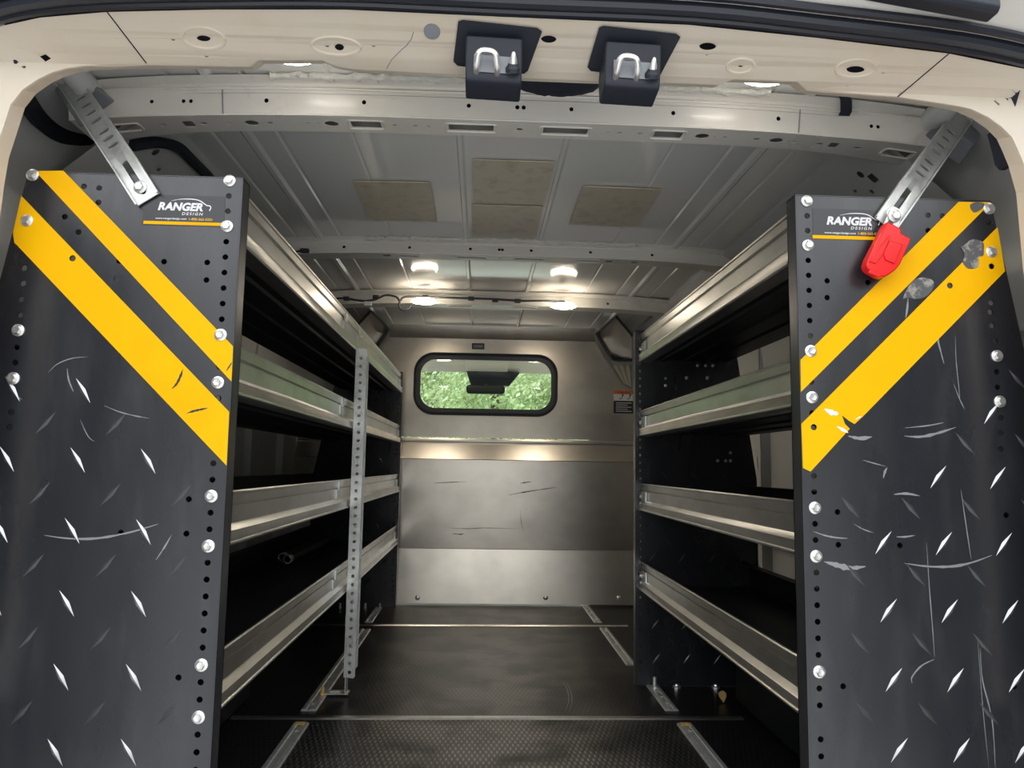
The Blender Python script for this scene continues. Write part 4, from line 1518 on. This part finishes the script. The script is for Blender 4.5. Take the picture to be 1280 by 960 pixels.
vs_.box(q0.x, q1.x, 4.925, 4.929, q1.z, q0.z)
obj('visor_label', vs_, label='pale label on the headliner, seen at the top left of the bulkhead window', category='label')

# ------------------------------------------------------------------ outdoors
gr = MB('concrete')
gr.box(-40, 40, -40, 40, -.75, -.66)
struct('ground', gr)


def tree(x, y, h, r, kind, label, n=5200):
    t = thing('tree', label, 'tree', (x, y, -.66), 'trees beyond the windscreen')
    tk = MB('bark')
    tk.tube([(x, y, -.66), (x+.1, y, h*.3), (x, y+.1, h*.7)], .1, 8, rads=[.14, .1, .05])
    obj('trunk', tk, t)
    cr = MB(kind)
    for i in range(n):
        d = Vector((random.gauss(0, 1), random.gauss(0, 1), random.gauss(0, 1))).normalized()*(random.random()**.4)
        p = Vector((x+d.x*r, y+d.y*r*.6, h*.42+d.z*h*.6))
        p += Vector([.3*noise.noise(p*1.5+Vector((k*9, 0, 0))) for k in range(3)])
        if p.z < -.6:
            continue
        a = Vector((random.gauss(0, 1), random.gauss(0, 1), random.gauss(0, 1))).normalized()
        b2 = a.orthogonal().normalized()
        L = random.uniform(.022, .048)
        c2 = a.cross(b2)
        cr.mesh([p-b2*L, p+c2*L*.5+a*.01, p+b2*L, p-c2*L*.5+a*.01], [(0, 1, 2, 3)])
    obj('crown', cr, t)


tree(-1.05, 9.4, 3.2, .82, 'leaf1', 'leafy green tree in the left part of the bulkhead window', 15000)
tree(1.15, 9.5, 3.2, .82, 'leaf1', 'leafy green tree in the right part of the bulkhead window', 15000)
tree(.15, 11.6, 3.8, 1.1, 'leaf1', 'leafy green tree behind the rear view mirror', 15000)
tree(-2.5, 14.0, 5, 1.15, 'leaf2', 'taller tree farther off beyond the windscreen, left', 5000)
tree(2.9, 14.2, 5.2, 1.15, 'leaf2', 'taller blue-green tree farther off beyond the windscreen, right', 5000)
tree(.2, 16.5, 6.2, 1.4, 'leaf2', 'tallest tree, farthest off beyond the windscreen', 6000)

# ------------------------------------------------------------------ sky
wd = bpy.data.worlds.new('sky')
sc.world = wd
wd.use_nodes = True
nt = wd.node_tree
nt.nodes.clear()
out = nt.nodes.new('ShaderNodeOutputWorld')
bg = nt.nodes.new('ShaderNodeBackground')
tc = nt.nodes.new('ShaderNodeTexCoord')
sp_ = nt.nodes.new('ShaderNodeSeparateXYZ')
nt.links.new(tc.outputs['Generated'], sp_.inputs[0])
rp = nt.nodes.new('ShaderNodeValToRGB')
nt.links.new(sp_.outputs['Z'], rp.inputs[0])
el = rp.color_ramp.elements
el[0].position = 0.0
el[0].color = (.05, .06, .04, 1)
el[1].position = 1.0
el[1].color = (.75, .84, 1.0, 1)
for p_, c_ in ((.10, (.07, .085, .06, 1)), (.17, (.95, .97, 1.0, 1)), (.45, (.95, .97, 1.0, 1))):
    e = el.new(p_)
    e.color = c_
nt.links.new(rp.outputs[0], bg.inputs[0])
bg.inputs[1].default_value = 1.5
nt.links.new(bg.outputs[0], out.inputs[0])

# ------------------------------------------------------------------ view
vs = sc.view_settings
sc.display_settings.display_device = 'sRGB'
vs.view_transform = 'Standard'
vs.look = 'None'
vs.gamma = 1
vs.use_curve_mapping = False
vs.exposure = .95
sc.cycles.max_bounces = 12
sc.cycles.diffuse_bounces = 6
sc.cycles.glossy_bounces = 6
sc.cycles.transparent_max_bounces = 12
sc.cycles.use_denoising = True
sc.cycles.sample_clamp_indirect = 8
